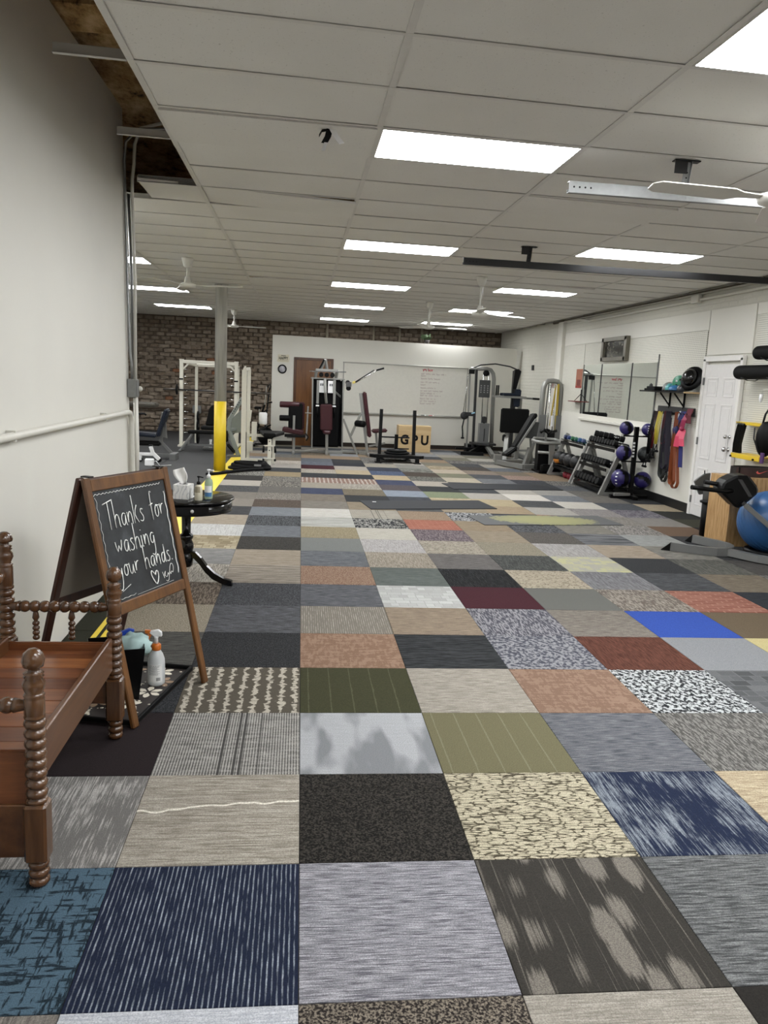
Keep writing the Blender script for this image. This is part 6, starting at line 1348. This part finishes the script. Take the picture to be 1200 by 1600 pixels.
for k in range(4):
    dumbbell('loose black dumbbell piled on the top tier, %s from far end' % ordw[k], (5.06, 12.72 - k * .2, .73 + .05 * 2 + .065), R(12), sets[0], 'black dumbbells on the three-tier rack', R((k * 53) % 50 - 25))
cs_ = [('navy blue', '1e2b52'), ('dark blue', '24376a'), ('green', '1f5c3c'), ('teal green', '23604e'), ('blue', '2a4f7c'), ('slate blue', '34466a')]
for k, (cn, hx) in enumerate(cs_):
    dumbbell('%s small dumbbell, %s from far end of the coloured row' % (cn, ordw[k]), (5.05, 14.28 - k * .19, .66 + .06), R(15), db_meshes(.042, .06, .11, mat('neoprene_' + hx, '#' + hx, .5)), 'coloured dumbbells')
# medicine balls and kettlebells on the second rack
def ball(lab, c, r, m1, m2=None, ax=(0, 0, 1), cat='ball', name='medicine_ball', stripe=None, text=False, grp=None):
    t = TH(name, lab, cat, (c[0], c[1], c[2] - r), grp); b = MB(); b.sphere(t.l(c), r, 28, 18)
    if m2 is not None:
        a = Vector(ax).normalized()
        for f in b.bm.faces:
            if abs((f.calc_center_median() - t.l(c)).dot(a)) < r * (stripe or .35): f.material_index = 1
    b.build('ball_shell', [m1, m2] if m2 is not None else m1, t.o)
    v_ = MB().lathe([(.006, r - .001), (.006, r + .001), (0, r + .001)], t.l(c), (-.6, -.7, .3), 8).build('valve', M_BLACK, t.o)
    return t
M_MB = mat('black_ball_rubber', '#0e0e0f', .5, bmp=.15, scale=60); M_PUR = mat('purple_ball_rubber', '#241c58', .4, bmp=.08, scale=60); M_ORB = mat('orange_ball_rubber', '#c07a30', .45)
ball('black medicine ball with orange panel at end of the rack', (4.88, 14.25, .345), .125, M_MB, M_ORB, (.4, .3, -.8), stripe=.3)
ball('plain black medicine ball next to the orange-panelled ball', (4.90, 14.0, .345), .12, M_MB); ball('plain black medicine ball in middle of the rack shelf', (4.90, 13.72, .345), .13, M_MB); ball('plain black medicine ball nearest the dumbbell rack', (4.92, 13.44, .345), .125, M_MB)
for k in range(3):
    y = 13.95 - k * .23; t = TH('kettlebell', 'dark red kettlebell on floor under the balls, %s' % ('farthest of three', 'middle of three', 'nearest of three')[k], 'kettlebell', (4.95, y, 0), 'red kettlebells'); m_ = mat('dark_red_vinyl', '#7a1628', .4)
    t.lathe('bell', m_, [(0, 0), (.06, 0), (.085, .03), (.09, .075), (.07, .12), (.04, .14), (0, .145)], (4.95, y, 0), seg=18); t.tube('handle', M_DSTEEL, [(4.95, y - .05, .12), (4.95, y - .055, .165), (4.95, y, .19), (4.95, y + .055, .165), (4.95, y + .05, .12)], .014)
# ball tree
t = TH('ball_rack', 'black upright ball tree holding six medicine balls', 'rack', (5.12, 11.55, 0)); ty = 11.55
t.box('pole', M_BLACKMETAL, (5.13, ty, .56), (.06, .06, 1.1)); t.bars('base', M_BLACKMETAL, ((4.80, ty, .03), (5.40, ty, .03), .07, .05), ((5.13, ty - .22, .03), (5.13, ty + .18, .03), .07, .05)); t.bars('base_bar', M_SILVER, ((4.84, ty - .05, .06), (5.1, ty - .05, .07), .04))
for z in (.965, .575, .155):
    t.bars('arm', M_BLACKMETAL, ((4.93, ty, z), (5.34, ty, z), .03, .02))
    for x in (4.96, 5.31): t.lathe('cradle', M_BLACKMETAL, [(.065, 0), (.07, .006), (.055, .004), (.05, .0)], (x, ty, z + .008), seg=18)
b = MB()
for k in range(5): b.box(t.l((5.098, ty - .032, .86 - k * .05)), (.035, .003, .03))
b.build('lettering', M_WPLA, t.o)['kind'] = 'stuff'
ball('glossy purple and black medicine ball on the upper left arm', (4.965, ty, 1.085), .105, M_PUR, M_BLACK, (.9, .1, .3), stripe=.3); 
tb2 = ball('purple medicine ball with white lettering on upper right arm', (5.31, ty, 1.075), .095, M_PUR)
ball('purple medicine ball with black band on the middle left arm', (4.96, ty, .705), .118, M_PUR, M_BLACK, (1, .0, .0), stripe=.3); ball('black rubber medicine ball on middle right arm of tree', (5.31, ty, .695), .12, M_MB, mat('charcoal_ball', '#2c3030', .5), (.5, 0, 1), stripe=.5)
tb1 = ball('large purple and black medicine ball with lettering, lower left', (4.95, ty, .31), .145, M_PUR, M_BLACK, (.95, .25, .0), stripe=.32); ball('purple medicine ball with slanting black stripe, lower right', (5.30, ty, .295), .13, M_PUR, M_BLACK, (.5, .2, .9), stripe=.25)
for tt, c, r_ in ((tb2, (5.31, ty, 1.075), .095), (tb1, (4.95, ty, .31), .145)):
    b = MB()
    for k in range(4):
        a = R(35 - k * 22); dv = Vector((-.25 if r_ < .1 else -.75, -.9 if r_ < .1 else -.6, 0)).normalized() * math.cos(a) + Vector((0, 0, math.sin(a))); b.box(tt.l(c) + dv * (r_ + .0005), (.03, .002, .016), dv.to_track_quat('-Y', 'Z').to_matrix())
    b.build('lettering', M_WPLA, tt.o)['kind'] = 'stuff'
# ------------------------------------------------------------------ foam rollers, yellow holders, straps right of the door
def froller(lab, y0, y1, z, r):
    t = TH('foam_roller', lab, 'foam roller', (5.2, (y0 + y1) / 2, z - r), 'foam rollers on the wall'); t.lathe('roller', mat('black_foam', '#0a0a0a', .7, spec=.15, bmp=.15, scale=90), [(0, 0), (r * .86, 0), (r * .97, .012), (r, .03), (r, y1 - y0 - .03), (r * .97, y1 - y0 - .012), (0, y1 - y0)], (5.2, y0, z), (0, 1, 0), 28)
    for y in (y0 + .2, y1 - .2): t.tube('wire_holder', M_DSTEEL, [(XR - .03, y, z - r * .3), (5.3, y, z - r - .012), (5.2, y, z - r - .01), (5.12, y, z - r * .75)], .006, 6)
froller('upper black foam roller on wall hooks, mostly out of frame', 7.75, 8.66, 2.145, .078); froller('lower black foam roller on wall hooks beside the white door', 8.1, 9.01, 1.925, .083)
t = TH('wall_hook', 'white wire hook with small cone hanging on the pegboard', 'hook', (5.3, 8.6, 1.6)); t.tube('wire', M_PIPE, [(XR - .02, 8.5, 1.735), (5.28, 8.5, 1.735), (5.27, 8.58, 1.73), (5.27, 8.6, 1.68)], .006, 6); t.lathe('cone', M_WPLA, [(.018, 0), (.022, -.05), (.012, -.09), (0, -.1)], (5.27, 8.6, 1.68), seg=10)
M_YEQ = mat('yellow_enamel', '#d6b62a', .4)
t = TH('strap_holder', 'yellow metal wall holder with two shelves of hanging straps', 'holder', (5.3, 8.72, .92))
t.prism('upper_plate', M_YEQ, [(0, 0), (0, -.5), (-.14, -.5), (-.2, 0)], (XR - .015, 9.0, 1.33), (1, 0, 0), (0, 1, 0), (0, 0, .014)); t.box('upper_lip', M_YEQ, (5.26, 8.75, 1.325), (.012, .5, .03)); t.prism('lower_plate', M_YEQ, [(0, 0), (0, -.6), (-.2, -.6), (-.22, 0)], (XR - .015, 9.0, .955), (1, 0, 0), (0, 1, 0), (0, 0, .014)); t.box('lower_lip', M_YEQ, (5.22, 8.7, .94), (.014, .6, .055))
for y in (8.98, 8.5): t.tube('bolt', M_BLACK, [(5.21, y, .93), (5.195, y, .93)], .012, 8)
b = MB(); 
for k in range(5):
    t2 = TH('gym_strap', 'black webbing strap hung on yellow holder, %s' % ('first from the door', 'second from the door', 'third from the door', 'fourth from the door', 'fifth from the door')[k], 'strap', (5.25, 8.9, .97), 'black straps on yellow holder')
    y = 8.97 - k * .035; MB().ribbon([t2.l(p) for p in ((5.26, y, 1.325), (5.235, y - .01, 1.2), (5.23, y + .01 * math.sin(k * 2), 1.08), (5.24, y + .01, .975))], (.045, .02, 0), .006).build('webbing', M_BLACKVINYL, t2.o); MB().tube([t2.l(p) for p in ((5.245, y, 1.31), (5.235, y, 1.335), (5.225, y, 1.31))], .005, 6).build('buckle', M_STEEL, t2.o)
t = TH('gym_bag', 'black padded harness bag hanging at the right frame edge', 'bag', (5.2, 8.3, .95)); b = MB(); b.sphere(t.l((5.22, 8.33, 1.18)), .15, 18, 12, (.6, .9, 1.35)); 
b.build('bag_body', M_BLACKVINYL, t.o); t.tube('bag_strap', M_BLACK, [(5.2, 8.4, 1.3), (5.24, 8.42, 1.46), (5.3, 8.42, 1.56), (XR - .02, 8.42, 1.6)], .012); t.tube('piping', M_DSTEEL, [(5.13, 8.42, 1.3), (5.11, 8.38, 1.18), (5.14, 8.32, 1.05)], .008); t.box('purple_tag', mat('purple_cloth', '#4a2a5c', .7), (5.17, 8.27, .97), (.02, .06, .12))
# ------------------------------------------------------------------ wooden box, belt, stability ball
M_PINE = wood('grainy_pine_plywood', '#8a6436', '#d2ae7c', 2, 12, .5, .1)
t = TH('wooden_box', 'tall pine plywood box supporting the black lifting belt', 'box', (5.05, 8.25, 0))
bx0, bx1, by0, by1, bz = 4.71, 5.41, 8.02, 8.48, .765
t.box('side_panel', M_PINE, (bx0 + .009, (by0 + by1) / 2, bz / 2), (.018, by1 - by0, bz), None, .001); t.box('side_panel', M_PINE, (bx1 - .009, (by0 + by1) / 2, bz / 2), (.018, by1 - by0, bz), None, .001)
for y in (by0 + .009, by1 - .009): t.box('face_panel', M_PINE, ((bx0 + bx1) / 2, y, bz / 2), (bx1 - bx0 - .036, .016, bz), None, .001)
t.box('top_panel', M_PINE, ((bx0 + bx1) / 2, (by0 + by1) / 2, bz - .009), (bx1 - bx0 - .036, by1 - by0 - .034, .018), None, .001)
t = TH('lifting_belt', 'rolled black lifting belt with coral swoosh on wooden box', 'belt', (5.05, 8.25, bz)); P = []
for k in range(40):
    a = 2 * PI * k / 39; P.append((5.06 + .26 * math.cos(a), 8.22 + .13 * math.sin(a), bz + .057))
MB().ribbon([t.l(p) for p in P], (0, 0, .105), .012).build('belt_band', mat('black_belt', '#17120f', .5), t.o); MB().ribbon([t.l((p[0] + .0, p[1] - .008, p[2])) for p in P[22:34]], (0, 0, .1), .004).build('belt_panel', mat('dark_brown_panel', '#2c1510', .5), t.o)
sw = [(-.07, .004), (-.055, -.012), (-.03, -.014), (.075, .028), (-.02, -.002), (-.045, .002), (-.052, .02)]
MB().prism(sw, t.l((5.07, 8.074, bz + .06)), (1, 0, 0), (0, 0, 1), (0, -.0015, 0)).build('swoosh_logo', mat('coral_print', '#e06058', .5), t.o)
for x in (4.84, 4.88): MB().box(t.l((x + .0, 8.135, bz + .057)), (.012, .01, .11), (0, 0, R(-50))).build('belt_loop', M_BLACK, t.o)
M_SB = mat('blue_vinyl_ball', '#2f5a8c', .35, bmp=.03, scale=12)
t = TH('stability_ball', 'large blue stability ball on the floor before wooden box', 'ball', (4.97, 7.66, .028)); b = MB(); b.sphere(t.l((4.97, 7.66, .353)), .325, 48, 32); b.build('ball_shell', M_SB, t.o)
b = MB()
for k in range(-3, 4): b.tube(arc((0, .0, k * .05), math.sqrt(.3253 ** 2 - (k * .05) ** 2), 0, 2 * PI, 48, (1, 0, 0), (0, 1, 0))[:-1], .0022, 5, closed=True)
o = b.build('ridge_rings', M_SB, t.o); o.location = t.l((4.97, 7.66, .353)); o.rotation_euler = (R(55), R(20), 0); t.lathe('plug', M_BLACK, [(.012, .322), (.012, .328), (0, .328)], (4.97, 7.66, .353), (-.35, -.9, -.05), 10)
t = TH('ring_stand', 'black ring stand holding the blue stability ball', 'stand', (4.97, 7.66, 0)); MB().tube([t.l(p) for p in arc((4.97, 7.66, .03), .2, 0, 2 * PI, 32, (1, 0, 0), (0, 1, 0))[:-1]], .03, 8, closed=True).build('ring', M_BLACK, t.o)
# ------------------------------------------------------------------ grey machine in front of the ball
t = TH('walking_machine', 'grey folding machine with U-shaped base and black console', 'machine', (4.4, 7.6, 0)); M_MG = mat('mid_grey_metal', '#6d6e6d', .4, .3); M_MGD = mat('charcoal_plastic', '#343435', .5)
def rail(name, pts, w_, h_, m_):
    b = MB(); P = [t.l(p) for p in pts]; rings = []
    for i, p in enumerate(P):
        tn = (P[min(i + 1, len(P) - 1)] - P[max(i - 1, 0)]); tn.z = 0; tn.normalize(); sd = Vector((-tn.y, tn.x, 0)) * w_ / 2; zz = Vector((0, 0, h_)); rings.append([b.bm.verts.new(q) for q in (p - sd, p + sd, p + sd * .8 + zz, p - sd * .8 + zz)])
    for A, Bq in zip(rings, rings[1:]):
        for k in range(4): b.bm.faces.new((A[k], A[(k + 1) % 4], Bq[(k + 1) % 4], Bq[k]))
    b.bm.faces.new(rings[0][::-1]); b.bm.faces.new(rings[-1]); return b.build(name, m_, t.o)
rail('u_base', [(3.93, 7.72, .004), (4.2, 7.545, .004), (4.32, 7.50, .004), (4.42, 7.50, .004), (4.52, 7.56, .004), (4.585, 7.67, .004), (4.60, 7.78, .004), (4.57, 7.90, .004), (4.47, 8.08, .004), (4.42, 8.18, .004)], .05, .085, M_MG)
for a, q in (((3.93, 7.72, .004), (3.85, 7.77, .004)), ((4.42, 8.18, .004), (4.38, 8.26, .004))):
    b = MB(); a, q = t.l(a), t.l(q); tn = (q - a); sd = Vector((-tn.y, tn.x, 0)).normalized() * .027; zz = Vector((0, 0, .088)); vs = [b.bm.verts.new(p) for p in (a - sd, a + sd, a + sd + zz, a - sd + zz, q - sd, q + sd)]
    for f in ((0, 1, 2, 3), (0, 4, 5, 1), (3, 2, 5, 4), (0, 3, 4), (1, 5, 2)): b.bm.faces.new([vs[k] for k in f])
    b.build('end_cap', M_BLACK, t.o)
rail('long_rail', [(4.46, 7.50, .012), (4.62, 7.22, .012), (4.95, 6.9, .012), (5.25, 6.62, .012)], .085, .07, M_MG); t.box('rail_label', M_SILVER, (4.57, 7.245, .05), (.11, .006, .03), (0, 0, R(-60)))
t.bars('mast', M_MG, ((4.52, 7.42, .56), (5.06, 7.05, .06), .065, .045)); t.bars('mast_sleeve', M_DSTEEL, ((4.50, 7.43, .58), (4.64, 7.335, .45), .05, .035)); t.box('mast_foot', M_BLACK, (5.06, 7.05, .06), (.12, .2, .1))
t.prism('console', M_BLACK, [(-.17, .0), (-.13, .10), (-.02, .17), (.1, .175), (.2, .06), (.21, .0), (.06, -.16), (.02, -.17)], (4.45, 7.47, .68), (1, -.2, 0), (0, 0, 1), (.05, .26, 0), .03); t.prism('console_groove', M_MGD, [(.0, .13), (.04, .13), (.16, -.04), (.12, -.04)], (4.44, 7.462, .68), (1, -.2, 0), (0, 0, 1), (0, .01, 0))
t.tube('handle', M_BLACK, [(3.93, 7.42, .722), (4.1, 7.44, .705), (4.3, 7.47, .685), (4.42, 7.5, .69)], .024, 10); t.tube('handle', M_BLACK, [(4.20, 7.68, .75), (4.35, 7.66, .73), (4.45, 7.64, .71)], .024, 10)
# ------------------------------------------------------------------ dark stand behind the box
t = TH('equipment_stand', 'tall black stand with grey cup and angular fin behind wooden box', 'stand', (4.78, 8.62, 0)); M_GC = mat('grey_plastic_cup', '#4a4a48', .5)
t.lathe('tube_body', M_BLACK, [(.05, 0), (.062, .01), (.068, .40), (.05, .41), (0, .41)], (4.79, 8.62, 0), seg=20); t.lathe('collar', M_BLACK, [(.07, .39), (.092, .395), (.095, .415), (.07, .425)], (4.79, 8.62, 0), seg=20); t.lathe('cup', M_GC, [(.062, .41), (.075, .43), (.084, .64), (.072, .645), (.068, .60), (.055, .59), (0, .59)], (4.80, 8.62, 0), seg=20); t.lathe('cup_ring', M_BLACK, [(.05, .61), (.06, .612), (.06, .622), (.05, .624)], (4.80, 8.62, 0), seg=18)
t.prism('fin', M_GC, [(-.14, .635), (-.09, .68), (-.02, .73), (.05, .74), (.05, .5), (-.06, .48)], (4.76, 8.67, 0), (1, 0, 0), (0, 0, 1), (0, .03, 0), .004); t.box('label', M_WPLA, (4.775, 8.552, .22), (.04, .004, .035)); t.box('label', M_WPLA, (4.785, 8.552, .175), (.025, .004, .02)); t.bars('spike', M_BLACK, ((4.74, 8.68, .72), (4.735, 8.68, .77), .012))
# ------------------------------------------------------------------ mats on the floor
def fmat(lab, pts, m_, th=.008):
    c = sum((Vector((*p, 0)) for p in pts), Vector()) / len(pts); t = thing('floor_mat', lab, 'mat', c); MB().prism([(p[0] - c.x, p[1] - c.y) for p in pts], (0, 0, .0015), (1, 0, 0), (0, 1, 0), (0, 0, th), .002).build('mat_sheet', m_, t); return t
M_MATD = mat('dark_grey_mat', '#1f2125', .7, spec=.2, var=.1, scale=8)
q = fmat('long dark grey exercise mat across the carpet tiles', [(.93, 9.78), (2.66, 10.12), (2.56, 10.80), (.83, 10.46)], M_MATD); MB().box((-.72, .08, .0105), (.05, .03, .002)).build('mat_logo', M_WPLA, q)
fmat('dark grey exercise mat nearest the dumbbell racks', [(2.42, 11.92), (4.28, 12.20), (4.18, 12.86), (2.34, 12.58)], M_MATD)
m, nt, bs = nodes_of('mottled_green_mat'); v = coords(nt); g_ = nt.nodes.new('ShaderNodeTexGradient'); g_.gradient_type = 'SPHERICAL'; L(nt, coords(nt, (1.25, 2.6, 1)), g_.inputs[0]); f = math_(nt, 'ADD', g_.outputs['Fac'], math_(nt, 'MULTIPLY', math_(nt, 'SUBTRACT', noise(nt, v, 22, 4), .5), .5)); L(nt, ramp(nt, f, [(.12, lin('4c4d4e')), (.2, lin('7b7a58')), (.6, lin('86855a'))]), bs.inputs['Base Color']); bs.inputs['Roughness'].default_value = .8
q = fmat('grey exercise mat with mottled yellow-green centre', [(2.2, 8.9), (4.02, 9.14), (3.92, 9.78), (2.12, 9.52)], m)
